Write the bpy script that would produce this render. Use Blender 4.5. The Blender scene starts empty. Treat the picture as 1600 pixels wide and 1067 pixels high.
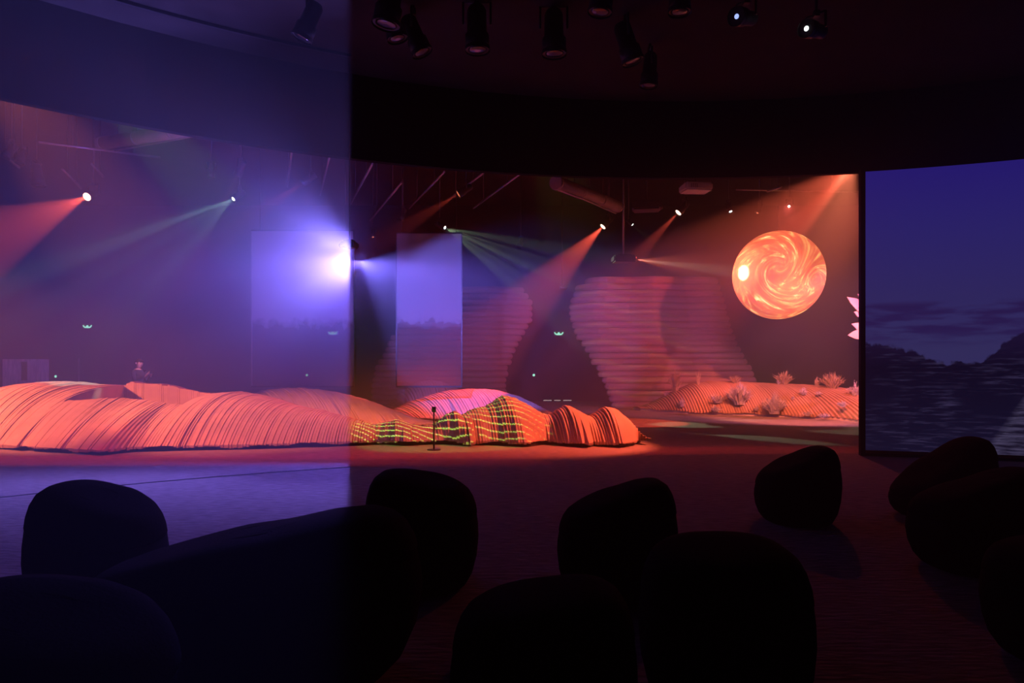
import bpy, bmesh, math, random
from mathutils import Vector, Matrix

scene = bpy.context.scene
C = scene.collection
random.seed(7)

# ---------------------------------------------------------------- camera
F = 1067.0; HOR = 570.0; CAMH = 1.6
cam_d = bpy.data.cameras.new('camera'); cam = bpy.data.objects.new('camera', cam_d); C.objects.link(cam)
cam.location = (0, 0, CAMH); cam.rotation_euler = (math.pi / 2, 0, 0)
cam_d.sensor_width = 36.0; cam_d.lens = 36.0 * F / 1600.0
cam_d.shift_y = (HOR - 533.5) / 1600.0
cam_d.clip_start = 0.05; cam_d.clip_end = 200
scene.camera = cam

def at(px, py, Y):
    return Vector(((px - 800.0) / F * Y, Y, CAMH + (HOR - py) / F * Y))

# ---------------------------------------------------------------- world: stage haze, no sky
w = bpy.data.worlds.new('world'); scene.world = w; w.use_nodes = True
wt = w.node_tree; wt.nodes.clear()
wo = wt.nodes.new('ShaderNodeOutputWorld'); wb = wt.nodes.new('ShaderNodeBackground')
wb.inputs[0].default_value = (0, 0, 0, 1); wb.inputs[1].default_value = 0
wt.links.new(wb.outputs[0], wo.inputs['Surface'])
HAZE = 0.020
vs = wt.nodes.new('ShaderNodeVolumeScatter'); vs.inputs['Color'].default_value = (0.96, 0.96, 1, 1)
vs.inputs['Density'].default_value = HAZE; vs.inputs['Anisotropy'].default_value = 0.15
wt.links.new(vs.outputs[0], wo.inputs['Volume'])

vset = scene.view_settings
vset.view_transform = 'Standard'; vset.look = 'None'; vset.gamma = 1.0; vset.exposure = 0.0; vset.use_curve_mapping = False
cy = scene.cycles
cy.use_adaptive_sampling = True; cy.adaptive_threshold = 0.04
cy.max_bounces = 3; cy.diffuse_bounces = 2; cy.glossy_bounces = 2; cy.transmission_bounces = 3
cy.volume_bounces = 0; cy.transparent_max_bounces = 8; cy.sample_clamp_indirect = 3.0
cy.caustics_reflective = False; cy.caustics_refractive = False
cy.use_denoising = True

# ---------------------------------------------------------------- lights of the hall
LIGHTS = []
def spot(name, pos, target, color, power, angle, blend=0.15, radius=0.05, gobo=None):
    d = bpy.data.lights.new(name, 'SPOT'); o = bpy.data.objects.new(name, d); C.objects.link(o)
    d.color = color; d.energy = power; d.spot_size = math.radians(angle); d.spot_blend = blend
    d.shadow_soft_size = radius
    o.location = pos
    o.rotation_euler = (Vector(target) - Vector(pos)).to_track_quat('-Z', 'Y').to_euler()
    if gobo: gobo(d)
    LIGHTS.append(o)
    return o

def gobo_base(d):
    d.use_nodes = True
    nt = d.node_tree
    em = [n for n in nt.nodes if n.type == 'EMISSION'][0]
    tc = nt.nodes.new('ShaderNodeTexCoord')
    sp = nt.nodes.new('ShaderNodeSeparateXYZ'); nt.links.new(tc.outputs['Normal'], sp.inputs[0])
    dx = nt.nodes.new('ShaderNodeMath'); dx.operation = 'DIVIDE'; nt.links.new(sp.outputs[0], dx.inputs[0]); nt.links.new(sp.outputs[2], dx.inputs[1])
    dy = nt.nodes.new('ShaderNodeMath'); dy.operation = 'DIVIDE'; nt.links.new(sp.outputs[1], dy.inputs[0]); nt.links.new(sp.outputs[2], dy.inputs[1])
    cb = nt.nodes.new('ShaderNodeCombineXYZ'); nt.links.new(dx.outputs[0], cb.inputs[0]); nt.links.new(dy.outputs[0], cb.inputs[1])
    return nt, em, cb, tc

def ramp(nt, stops, interp='LINEAR'):
    r = nt.nodes.new('ShaderNodeValToRGB'); r.color_ramp.interpolation = interp
    e = r.color_ramp.elements
    while len(e) < len(stops): e.new(0.5)
    for k, (p, c) in enumerate(stops):
        e[k].position = p; e[k].color = (*c, 1) if len(c) == 3 else c
    return r

def gobo_lines(scale, thin, stretch=(0.25, 1.0, 1.0), dist=2.5, roll=0.0):
    """wavy contour lines, as a patterned slide in the projector"""
    def g(d):
        nt, em, cb, tc = gobo_base(d)
        mp = nt.nodes.new('ShaderNodeMapping'); mp.inputs['Scale'].default_value = stretch
        vr = nt.nodes.new('ShaderNodeVectorRotate'); vr.rotation_type = 'Z_AXIS'; vr.inputs['Angle'].default_value = roll
        nt.links.new(cb.outputs[0], vr.inputs['Vector']); nt.links.new(vr.outputs[0], mp.inputs[0])
        wv = nt.nodes.new('ShaderNodeTexWave'); wv.wave_type = 'BANDS'; wv.bands_direction = 'Y'
        wv.inputs['Scale'].default_value = scale; wv.inputs['Distortion'].default_value = dist
        wv.inputs['Detail'].default_value = 1.5; wv.inputs['Detail Scale'].default_value = 0.6
        nt.links.new(mp.outputs[0], wv.inputs[0])
        r = ramp(nt, [(0.0, (0, 0, 0)), (1 - thin * 1.6, (0, 0, 0)), (1 - thin * 0.6, (1, 1, 1)), (1.0, (1, 1, 1))])
        nt.links.new(wv.outputs['Fac'], r.inputs[0])
        nt.links.new(r.outputs[0], em.inputs['Strength'])
    return g

def gobo_rays(scale, cut, seed=0.0):
    """a star of separate rays, as a cut-out wheel in a moving light"""
    def g(d):
        nt, em, cb, tc = gobo_base(d)
        nz = nt.nodes.new('ShaderNodeTexNoise'); nz.inputs['Scale'].default_value = scale; nz.inputs['Detail'].default_value = 0.0
        mp = nt.nodes.new('ShaderNodeMapping'); mp.inputs['Location'].default_value = (seed, seed, 0)
        nt.links.new(cb.outputs[0], mp.inputs[0]); nt.links.new(mp.outputs[0], nz.inputs['Vector'])
        r = ramp(nt, [(0.0, (0, 0, 0)), (cut, (0, 0, 0)), (cut + 0.06, (1, 1, 1)), (1.0, (1, 1, 1))])
        nt.links.new(nz.outputs['Fac'], r.inputs[0]); nt.links.new(r.outputs[0], em.inputs['Strength'])
    return g

def gobo_shutter(lo, hi, vlo=-9.0, vhi=9.0, soft=0.004):
    """straight shutter blades on a profile projector: lit where lo < x/z < hi"""
    def g(d):
        nt, em, cb, tc = gobo_base(d)
        s = nt.nodes.new('ShaderNodeSeparateXYZ'); nt.links.new(cb.outputs[0], s.inputs[0])
        prev = None
        for out, a, b in ((s.outputs[0], lo, lo + soft), (s.outputs[0], hi, hi - soft), (s.outputs[1], vlo, vlo + soft), (s.outputs[1], vhi, vhi - soft)):
            m = nt.nodes.new('ShaderNodeMapRange'); m.inputs['From Min'].default_value = a; m.inputs['From Max'].default_value = b
            m.clamp = True
            nt.links.new(out, m.inputs['Value'])
            if prev is None: prev = m.outputs[0]
            else:
                mm = nt.nodes.new('ShaderNodeMath'); mm.operation = 'MULTIPLY'
                nt.links.new(prev, mm.inputs[0]); nt.links.new(m.outputs[0], mm.inputs[1]); prev = mm.outputs[0]
        nt.links.new(prev, em.inputs['Strength'])
    return g

RED = (1.0, 0.085, 0.045); WARM = (1.0, 0.21, 0.10); BLUE = (0.17, 0.12, 1.0); PINK = (1.0, 0.25, 0.50)
# unseen wash lamps without bodies; last three added to brighten planted dune and wall
spot('unseen_wash', (-15.5, 11.0, 5.0), (-8.7, 14.5, 0.6), WARM, 12500, 36, 0.6, 0.06)
spot('unseen_wash', (-8.2, 9.8, 7.0), (-5.6, 14.3, 0.5), WARM, 3600, 38, 0.6, 0.06)
spot('unseen_wash', (6.3, 12.4, 5.3), (0.0, 13.9, 0.4), (1.0, 0.13, 0.06), 8000, 40, 0.4, 0.05)
spot('unseen_wash', (6.5, 13.0, 5.6), (8.4, 21.0, 0.6), WARM, 10500, 36, 0.5, 0.06)
spot('unseen_wash', (12.5, 15.0, 6.2), (8.6, 20.6, 0.9), PINK, 4200, 45, 0.4, 0.06)
spot('unseen_wash', (8.0, 13.2, 5.3), (4.6, 25.0, 2.0), (1.0, 0.12, 0.10), 5200, 40, 0.6, 0.06)
# line projectors
spot('line_projector', (-7.2, 10.0, 6.9), (-1.5, 13.9, 0.40), (0.42, 1.0, 0.14), 9500, 20, 0.3, 0.003, gobo_lines(20.0, 0.085, (0.3, 1.0, 1.0), 6.0, -0.40))
spot('line_projector', (0.4, 15.6, 7.9), (3.2, 23.6, 3.0), (1.0, 0.8, 0.12), 1500, 30, 0.5, 0.004, gobo_lines(9.0, 0.16, (0.5, 1.0, 1.0), 7.0))
# the glaring blue video projector just behind the gauze edge
BP = at(545, 408, 11.0)
GL = at(545.5, 410, 10.84)       # second lamp, added close to the cloth to make its hot spot
def bare_lamp(name, pos, color, power, radius, mask):
    """open projector lamp; straight barn-door blades set by mask(nt, x, y, z)"""
    d = bpy.data.lights.new(name, 'POINT'); o = bpy.data.objects.new(name, d); C.objects.link(o)
    d.color = color; d.energy = power; d.shadow_soft_size = radius; o.location = pos
    d.use_nodes = True; nt = d.node_tree
    em = [n for n in nt.nodes if n.type == 'EMISSION'][0]
    tc = nt.nodes.new('ShaderNodeTexCoord'); sp = nt.nodes.new('ShaderNodeSeparateXYZ'); nt.links.new(tc.outputs['Normal'], sp.inputs[0])
    def rng(src, a, b):
        m = nt.nodes.new('ShaderNodeMapRange'); m.inputs['From Min'].default_value = a; m.inputs['From Max'].default_value = b
        nt.links.new(src, m.inputs['Value']); return m.outputs[0]
    def op(o_, a, b):
        q = nt.nodes.new('ShaderNodeMath'); q.operation = o_
        for i_, x_ in enumerate((a, b)):
            if isinstance(x_, (int, float)): q.inputs[i_].default_value = x_
            else: nt.links.new(x_, q.inputs[i_])
        return q.outputs[0]
    nt.links.new(mask(rng, op, *sp.outputs), em.inputs['Strength'])
    return o
def front_left(rng, op, x, y, z):
    side = op('MULTIPLY_ADD', y, 0.235); side.node.inputs[2].default_value = 0.0
    nt_ = side.node.id_data; nt_.links.new(x, side.node.inputs[2])
    lit = op('MULTIPLY', rng(side, 0.004, -0.004), rng(y, 0.10, -0.06))
    return op('MULTIPLY', lit, rng(z, 0.10, -0.14))
def front_all(rng, op, x, y, z):
    side = op('MULTIPLY_ADD', y, 0.235); side.node.id_data.links.new(x, side.node.inputs[2])
    lit = op('MULTIPLY', op('MULTIPLY', rng(side, 0.006, -0.004), rng(y, -0.04, -0.28)), rng(z, 0.94, 0.55))
    lit = op('MULTIPLY', lit, rng(z, -0.92, -0.5))
    return op('MULTIPLY', lit, op('MAXIMUM', rng(y, -0.86, -0.40), 0.10))  # straight-ahead rays dimmed to keep the haze in front dark
def rear(rng, op, x, y, z):
    up = op('MAXIMUM', rng(z, 0.16, -0.02), op('MULTIPLY', rng(x, 0.0, -0.25), rng(z, 0.75, 0.05)))
    return op('MULTIPLY', op('MULTIPLY', rng(y, 0.02, 0.3), up), rng(z, -0.25, -0.05))
def floor_blade(lim, near):
    def m(rng, op, x, y, z):
        q = op('MULTIPLY_ADD', z, lim); q.node.id_data.links.new(y, q.node.inputs[2])      # y + lim*z < 0 : short of the dune
        p = op('MULTIPLY_ADD', z, -near); p.node.id_data.links.new(y, p.node.inputs[2])
        return op('MULTIPLY', op('MULTIPLY', rng(q, 0.03, -0.02), rng(z, -0.55, -0.8)), rng(p, -0.02, 0.03))
    return m
for lx, ly, lim, near, pw in ((-7.4, 10.6, 0.17, -0.03, 1900), (-3.6, 11.9, 0.12, 0.04, 1500), (0.6, 12.95, 0.045, 0.13, 900)):
    bare_lamp('floor_wash', (lx, ly, 8.3), (1.0, 0.04, 0.03), pw, 0.05, floor_blade(lim, near))
bare_lamp('video_beam', BP, BLUE, 720, 0.04, front_left)
bare_lamp('video_glare', GL, (0.22, 0.18, 1.0), 3600, 0.05, front_all)
bare_lamp('video_beam', BP, (0.2, 0.13, 1.0), 5000, 0.04, rear)
spot('video_beam', BP + Vector((0.16, 0.1, 0)), at(735, 505, 19), (0.19, 0.17, 1.0), 6000, 38, 0.3, 0.03)

# ---------------------------------------------------------------- material helpers
def mat(name, col, rough=0.7, metal=0.0, var=0.25, scale=6.0, bump=0.0, stretch=(1, 1, 1), spec=0.3):
    m = bpy.data.materials.new(name); m.use_nodes = True
    nt = m.node_tree; b = nt.nodes['Principled BSDF']
    b.inputs['Roughness'].default_value = rough; b.inputs['Metallic'].default_value = metal
    b.inputs['Specular IOR Level'].default_value = spec
    tc = nt.nodes.new('ShaderNodeTexCoord'); mp = nt.nodes.new('ShaderNodeMapping'); mp.inputs['Scale'].default_value = stretch
    nt.links.new(tc.outputs['Object'], mp.inputs[0])
    nz = nt.nodes.new('ShaderNodeTexNoise'); nz.inputs['Scale'].default_value = scale; nz.inputs['Detail'].default_value = 4
    nt.links.new(mp.outputs[0], nz.inputs['Vector'])
    r = ramp(nt, [(0.25, tuple(c * (1 - var) for c in col)), (0.75, tuple(min(1, c * (1 + var)) for c in col))])
    nt.links.new(nz.outputs['Fac'], r.inputs[0]); nt.links.new(r.outputs[0], b.inputs['Base Color'])
    if bump:
        bp = nt.nodes.new('ShaderNodeBump'); bp.inputs['Strength'].default_value = bump; bp.inputs['Distance'].default_value = 0.02
        nt.links.new(nz.outputs['Fac'], bp.inputs['Height']); nt.links.new(bp.outputs[0], b.inputs['Normal'])
    return m

def leafy(name, col):
    m = mat(name, col, 0.8, var=0.25, scale=14)
    nt = m.node_tree; b = nt.nodes['Principled BSDF']; o = [n for n in nt.nodes if n.type == 'OUTPUT_MATERIAL'][0]
    t = nt.nodes.new('ShaderNodeBsdfTranslucent'); x = nt.nodes.new('ShaderNodeMixShader'); x.inputs[0].default_value = 0.5
    nt.links.new(b.inputs['Base Color'].links[0].from_socket, t.inputs['Color'])
    nt.links.new(b.outputs[0], x.inputs[1]); nt.links.new(t.outputs[0], x.inputs[2]); nt.links.new(x.outputs[0], o.inputs['Surface'])
    return m

def emis(name, col, strength, sample=False):
    m = bpy.data.materials.new(name); m.use_nodes = True
    nt = m.node_tree; nt.nodes.clear()
    o = nt.nodes.new('ShaderNodeOutputMaterial'); e = nt.nodes.new('ShaderNodeEmission')
    e.inputs[0].default_value = (*col, 1); e.inputs[1].default_value = strength
    nt.links.new(e.outputs[0], o.inputs[0])
    if not sample: m.cycles.emission_sampling = 'NONE'
    return m

M = {}
M['carpet'] = mat('carpet', (0.30, 0.24, 0.23), 0.95, var=0.45, scale=5.0, bump=0.6, stretch=(1.2, 5, 1), spec=0.1)
M['black_wall'] = mat('black_wall', (0.035, 0.03, 0.032), 0.9, scale=1.5, spec=0.1)
M['ceiling'] = mat('ceiling_paint', (0.05, 0.04, 0.04), 0.95, scale=2.0, spec=0.05)
M['valance'] = mat('valance_cloth', (0.012, 0.011, 0.012), 0.95, scale=3.0, spec=0.05)
M['sand'] = mat('sand_foam', (0.62, 0.43, 0.36), 0.9, var=0.14, scale=3.0, bump=0.25, spec=0.1)
M['sand_pale'] = mat('pale_sand', (0.70, 0.52, 0.48), 0.9, var=0.12, scale=3.0, bump=0.2, spec=0.1)
M['sand_orange'] = mat('orange_sand', (0.46, 0.255, 0.165), 0.9, var=0.2, scale=1.5, bump=0.2, spec=0.1)
M['dark_base'] = mat('dark_plinth', (0.05, 0.03, 0.03), 0.9)
M['strata'] = mat('strata_board', (0.33, 0.18, 0.145), 0.85, var=0.2, scale=1.2, stretch=(1, 1, 8), spec=0.1)
M['seat'] = mat('seat_fabric', (0.006, 0.005, 0.006), 0.95, var=0.3, scale=60, bump=0.2, spec=0.03)
M['cushion'] = mat('cushion_fabric', (0.007, 0.006, 0.007), 0.95, var=0.3, scale=60, bump=0.2, spec=0.03)
M['metal'] = mat('black_metal', (0.05, 0.048, 0.05), 0.45, 0.3, var=0.3, scale=9)
M['steel'] = mat('grey_steel', (0.35, 0.33, 0.34), 0.4, 0.7, var=0.2, scale=9)
M['duct'] = mat('duct_tin', (0.33, 0.28, 0.27), 0.55, 0.3, var=0.2, scale=4)
M['white_plastic'] = mat('white_plastic', (0.55, 0.5, 0.5), 0.5, var=0.1, scale=9)
M['plywood'] = mat('pale_board', (0.75, 0.62, 0.6), 0.8, var=0.25, scale=5, stretch=(3, 3, 0.6))
M['gold_trim'] = mat('brass_trim', (0.35, 0.2, 0.08), 0.4, 0.6)
M['plant_pink'] = leafy('pink_grass', (0.95, 0.78, 0.88))
M['plant_dry'] = leafy('dry_grass', (0.68, 0.52, 0.38))
M['plant_lilac'] = leafy('lilac_plant', (0.78, 0.75, 0.98))
M['leaf_pink'] = mat('pink_leaf', (0.85, 0.55, 0.68), 0.7, var=0.15, scale=5)
M['skin'] = mat('skin', (0.55, 0.33, 0.27), 0.6, var=0.1, scale=8)
M['jacket'] = mat('dark_jacket', (0.03, 0.03, 0.05), 0.85, var=0.2, scale=30)
M['trousers'] = mat('dark_trousers', (0.02, 0.02, 0.03), 0.9, var=0.2, scale=30)
M['hair'] = mat('dark_hair', (0.015, 0.012, 0.012), 0.6, var=0.2, scale=40)
M['lens_red'] = emis('lens_red', (1.0, 0.42, 0.30), 9)
M['lens_warm'] = emis('lens_warm', (1.0, 0.66, 0.48), 6)
M['lens_white'] = emis('lens_white', (0.9, 1.0, 0.95), 6)
M['lens_orange'] = emis('lens_orange', (1.0, 0.25, 0.12), 1.2)
M['lens_blue'] = emis('lens_blue', (0.35, 0.45, 1.0), 1.5)
M['lens_off'] = mat('dark_glass', (0.02, 0.02, 0.025), 0.15, var=0.1, spec=0.6)
M['lens_projector'] = emis('lens_projector', (0.75, 0.8, 1.0), 30)
M['exit_green'] = emis('exit_green', (0.35, 1.0, 0.75), 1.6)
M['exit_dark'] = emis('exit_dark', (0.01, 0.07, 0.05), 0.6)
M['led_white'] = emis('led_white', (1.0, 0.75, 0.75), 0.6)
M['phone_screen'] = emis('phone_screen', (0.6, 0.5, 0.7), 0.25)

# ---------------------------------------------------------------- mesh helpers
def link(name, me, m, parent=None):
    o = bpy.data.objects.new(name, me); C.objects.link(o)
    if m is not None and not me.materials: me.materials.append(m)
    if parent is not None: o.parent = parent
    return o
def tag(o, label, cat, group=None):
    o['label'] = label; o['category'] = cat
    if group: o['group'] = group
    return o
def struct(o, label=None):
    o['kind'] = 'structure'
    if label: o['label'] = label
    return o
def empty(name, loc=(0, 0, 0), rz=0.0):
    o = bpy.data.objects.new(name, None); C.objects.link(o); o.location = loc; o.rotation_euler = (0, 0, rz)
    o.empty_display_size = 0.1
    return o

class MB:
    def __init__(s): s.v = []; s.f = []; s.smooth = []
    def box(s, c, d, rot=None):
        n = len(s.v); cx, cyy, cz = c; hx, hy, hz = d[0] / 2, d[1] / 2, d[2] / 2
        for sx, sy, sz in ((-1,-1,-1),(1,-1,-1),(1,1,-1),(-1,1,-1),(-1,-1,1),(1,-1,1),(1,1,1),(-1,1,1)):
            p = Vector((sx * hx, sy * hy, sz * hz))
            if rot is not None: p = rot @ p
            s.v.append((cx + p.x, cyy + p.y, cz + p.z))
        for q in ((0,3,2,1),(4,5,6,7),(0,1,5,4),(1,2,6,5),(2,3,7,6),(3,0,4,7)):
            s.f.append(tuple(n + i for i in q)); s.smooth.append(False)
        return s
    def tube(s, pts, radii, seg=10, cap=True):
        pts = [Vector(p) for p in pts]
        if not hasattr(radii, '__len__'): radii = [radii] * len(pts)
        n = len(s.v)
        up = None
        for i, p in enumerate(pts):
            t = (pts[min(i + 1, len(pts) - 1)] - pts[max(i - 1, 0)])
            if t.length < 1e-9: t = Vector((0, 0, 1))
            t.normalize()
            if up is None: up = Vector((0, 0, 1)) if abs(t.z) < 0.9 else Vector((1, 0, 0))
            a = t.cross(up)
            if a.length < 1e-6: a = t.cross(Vector((0, 1, 0)))
            a.normalize(); b = a.cross(t)
            for k in range(seg):
                th = 2 * math.pi * k / seg
                q = p + (a * math.cos(th) + b * math.sin(th)) * radii[i]
                s.v.append(tuple(q))
        for i in range(len(pts) - 1):
            for k in range(seg):
                k2 = (k + 1) % seg
                s.f.append((n + i * seg + k, n + i * seg + k2, n + (i + 1) * seg + k2, n + (i + 1) * seg + k)); s.smooth.append(True)
        if cap:
            s.f.append(tuple(n + k for k in range(seg))[::-1]); s.smooth.append(False)
            m = n + (len(pts) - 1) * seg
            s.f.append(tuple(m + k for k in range(seg))); s.smooth.append(False)
        return s
    def mesh(s, name):
        me = bpy.data.meshes.new(name); me.from_pydata(s.v, [], s.f)
        me.polygons.foreach_set('use_smooth', s.smooth); me.update()
        return me
    def build(s, name, m, parent=None):
        return link(name, s.mesh(name), m, parent)

def fix_normals(me):
    bm = bmesh.new(); bm.from_mesh(me); bmesh.ops.recalc_face_normals(bm, faces=bm.faces); bm.to_mesh(me); bm.free()

def sm(x, a, b):
    t = min(1, max(0, (x - a) / (b - a))); return t * t * (3 - 2 * t)

def lerp_list(pts, x):
    if x <= pts[0][0]: return pts[0][1]
    for (a, va), (b, vb) in zip(pts, pts[1:]):
        if x <= b:
            t = (x - a) / (b - a) if b > a else 0
            return va + (vb - va) * t
    return pts[-1][1]

# ---------------------------------------------------------------- the room
RC = (3.0, -1.5)          # centre of the round seating area
R_VAL = 14.1; R_SCR = 13.35
X0, X1, Y0, Y1, ZC = -24.0, 24.0, -17.0, 30.0, 8.6
struct(MB().box(((X0 + X1) / 2, (Y0 + Y1) / 2, -0.1), (X1 - X0, Y1 - Y0, 0.2)).build('floor', M['carpet']), 'dark streaky carpet floor of the whole hall')
struct(MB().box(((X0 + X1) / 2, (Y0 + Y1) / 2, ZC + 0.1), (X1 - X0, Y1 - Y0, 0.2)).build('ceiling', M['ceiling']), 'dark high ceiling of the hall beyond the valance')
struct(MB().box(((X0 + X1) / 2, Y1 + 0.1, ZC / 2), (X1 - X0 + 0.4, 0.2, ZC)).build('wall_back', M['black_wall']), 'dark far wall lost in haze')
struct(MB().box(((X0 + X1) / 2, Y0 - 0.1, ZC / 2), (X1 - X0 + 0.4, 0.2, ZC)).build('wall_front', M['black_wall']), 'dark wall behind the seats')
struct(MB().box((X0 - 0.1, (Y0 + Y1) / 2, ZC / 2), (0.2, Y1 - Y0, ZC)).build('wall_left', M['black_wall']), 'dark left wall of the hall')
struct(MB().box((X1 + 0.1, (Y0 + Y1) / 2, ZC / 2), (0.2, Y1 - Y0, ZC)).build('wall_right', M['black_wall']), 'dark right wall of the hall')

def arc_wall(name, m, R, a0, a1, z0, z1, thick=0.0, n=96, parent=None):
    """curved vertical sheet about RC; angles in degrees from +Y, clockwise; thick > 0 grows outwards"""
    vs_, fs = [], []
    cols = 4 if thick else 2
    for i in range(n + 1):
        a = math.radians(a0 + (a1 - a0) * i / n)
        for r in ((R, R + thick) if thick else (R,)):
            for z in (z0, z1):
                vs_.append((RC[0] + r * math.sin(a), RC[1] + r * math.cos(a), z))
    for i in range(n):
        p, q = i * cols, (i + 1) * cols
        fs.append((p, q, q + 1, p + 1))
        if thick:
            fs += [(p + 2, p + 3, q + 3, q + 2), (p, p + 2, q + 2, q), (p + 1, q + 1, q + 3, p + 3)]
    if thick:
        fs += [(0, 1, 3, 2), (n * 4, n * 4 + 2, n * 4 + 3, n * 4 + 1)]
    me = bpy.data.meshes.new(name); me.from_pydata(vs_, [], fs); me.update()
    return link(name, me, m, parent)

CEIL2 = 6.45
struct(arc_wall('trim_1', M['valance'], R_VAL, -170, 170, 5.05, ZC, 0.12, 160), 'curved black valance ringing the seating area')
# the lower ceiling over the seats
n = 96; v_, f_ = [], []
for z in (CEIL2, CEIL2 + 0.15):
    for i in range(n):
        a = 2 * math.pi * i / n
        v_.append((RC[0] + (R_VAL - 0.02) * math.sin(a), RC[1] + (R_VAL - 0.02) * math.cos(a), z))
f_.append(tuple(range(n))); f_.append(tuple(range(n, 2 * n))[::-1])
for i in range(n): f_.append((i, (i + 1) % n, n + (i + 1) % n, n + i))
me = bpy.data.meshes.new('ceiling_seating'); me.from_pydata(v_, [], f_); fix_normals(me)
struct(link('ceiling_seating', me, M['ceiling']), 'dark lower ceiling over the lounge seats')

def ang_of(p):  # degrees about RC from +Y
    return math.degrees(math.atan2(p.x - RC[0], p.y - RC[1]))
def on_ring(px, R):
    k = (px - 800.0) / F   # x = k*y
    # (k y - cx)^2 + (y - cy)^2 = R^2
    a = k * k + 1; b = -2 * (k * RC[0] + RC[1]); c = RC[0] ** 2 + RC[1] ** 2 - R * R
    y = (-b + math.sqrt(b * b - 4 * a * c)) / (2 * a)
    return Vector((k * y, y, 0))

# ---- gauze on the left: half-transparent projection cloth
def gauze_mat(name, clear, col, sky=None):
    m = bpy.data.materials.new(name); m.use_nodes = True
    nt = m.node_tree; nt.nodes.clear()
    o = nt.nodes.new('ShaderNodeOutputMaterial'); mx = nt.nodes.new('ShaderNodeMixShader'); mx2 = nt.nodes.new('ShaderNodeMixShader')
    tr = nt.nodes.new('ShaderNodeBsdfTransparent'); tl = nt.nodes.new('ShaderNodeBsdfTranslucent'); df = nt.nodes.new('ShaderNodeBsdfDiffuse')
    for s in (tl, df): s.inputs['Color'].default_value = (*col, 1)
    mx2.inputs[0].default_value = 0.35
    nt.links.new(tl.outputs[0], mx2.inputs[1]); nt.links.new(df.outputs[0], mx2.inputs[2])
    tc = nt.nodes.new('ShaderNodeTexCoord'); nz = nt.nodes.new('ShaderNodeTexNoise'); nz.inputs['Scale'].default_value = 1.2
    nt.links.new(tc.outputs['Object'], nz.inputs['Vector'])
    mr = nt.nodes.new('ShaderNodeMapRange'); mr.inputs['To Min'].default_value = 1 - clear - 0.01; mr.inputs['To Max'].default_value = 1 - clear + 0.01
    nt.links.new(nz.outputs['Fac'], mr.inputs['Value'])
    nt.links.new(mr.outputs[0], mx.inputs[0]); nt.links.new(tr.outputs[0], mx.inputs[1]); nt.links.new(mx2.outputs[0], mx.inputs[2])
    nt.links.new(mx.outputs[0], o.inputs[0])
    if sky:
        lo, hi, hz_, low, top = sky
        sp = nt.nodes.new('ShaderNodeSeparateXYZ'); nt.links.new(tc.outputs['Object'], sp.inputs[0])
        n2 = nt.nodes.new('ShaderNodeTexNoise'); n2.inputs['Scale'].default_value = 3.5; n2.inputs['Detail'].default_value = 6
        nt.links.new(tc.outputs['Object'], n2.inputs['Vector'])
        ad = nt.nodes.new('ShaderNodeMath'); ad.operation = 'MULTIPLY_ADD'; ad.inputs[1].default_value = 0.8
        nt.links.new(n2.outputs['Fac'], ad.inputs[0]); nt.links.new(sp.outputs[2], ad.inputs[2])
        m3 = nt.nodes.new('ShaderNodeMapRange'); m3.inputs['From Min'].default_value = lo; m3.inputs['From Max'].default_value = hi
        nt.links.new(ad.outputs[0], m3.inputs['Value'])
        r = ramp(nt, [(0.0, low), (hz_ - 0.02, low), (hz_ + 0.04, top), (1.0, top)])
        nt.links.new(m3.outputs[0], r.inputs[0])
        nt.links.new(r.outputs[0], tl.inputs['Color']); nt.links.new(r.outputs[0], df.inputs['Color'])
    return m
M['gauze'] = gauze_mat('projection_gauze', 0.90, (0.8, 0.8, 0.85))
M['hem'] = mat('gauze_hem', (0.25, 0.23, 0.25), 0.9)
M['panel'] = gauze_mat('hanging_gauze', 0.62, (0.8, 0.8, 0.85), (0.6, 5.4, 0.36, (0.32, 0.22, 0.24), (0.8, 0.82, 0.9)))

p_edge = on_ring(548, R_SCR)
a_edge = ang_of(p_edge)
g = empty('projection_gauze', (p_edge.x, p_edge.y, 0)); g.matrix_world
gz = arc_wall('cloth', M['gauze'], R_SCR, a_edge - 42, a_edge, 0.013, CEIL2 - 0.02, 0, 60)
gz.parent = g; gz.location = (-p_edge.x, -p_edge.y, 0)
rb = arc_wall('top_rail', M['metal'], R_SCR - 0.02, a_edge - 42, a_edge, CEIL2 - 0.05, CEIL2 - 0.01, 0.04, 40); rb.parent = g; rb.location = gz.location
rb = arc_wall('bottom_hem', M['hem'], R_SCR - 0.004, a_edge - 42, a_edge, 0.0, 0.012, 0.008, 40); rb.parent = g; rb.location = gz.location
tag(g, 'tall curved see-through gauze glowing blue on the left, seat side of the dune', 'gauze screen')

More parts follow.
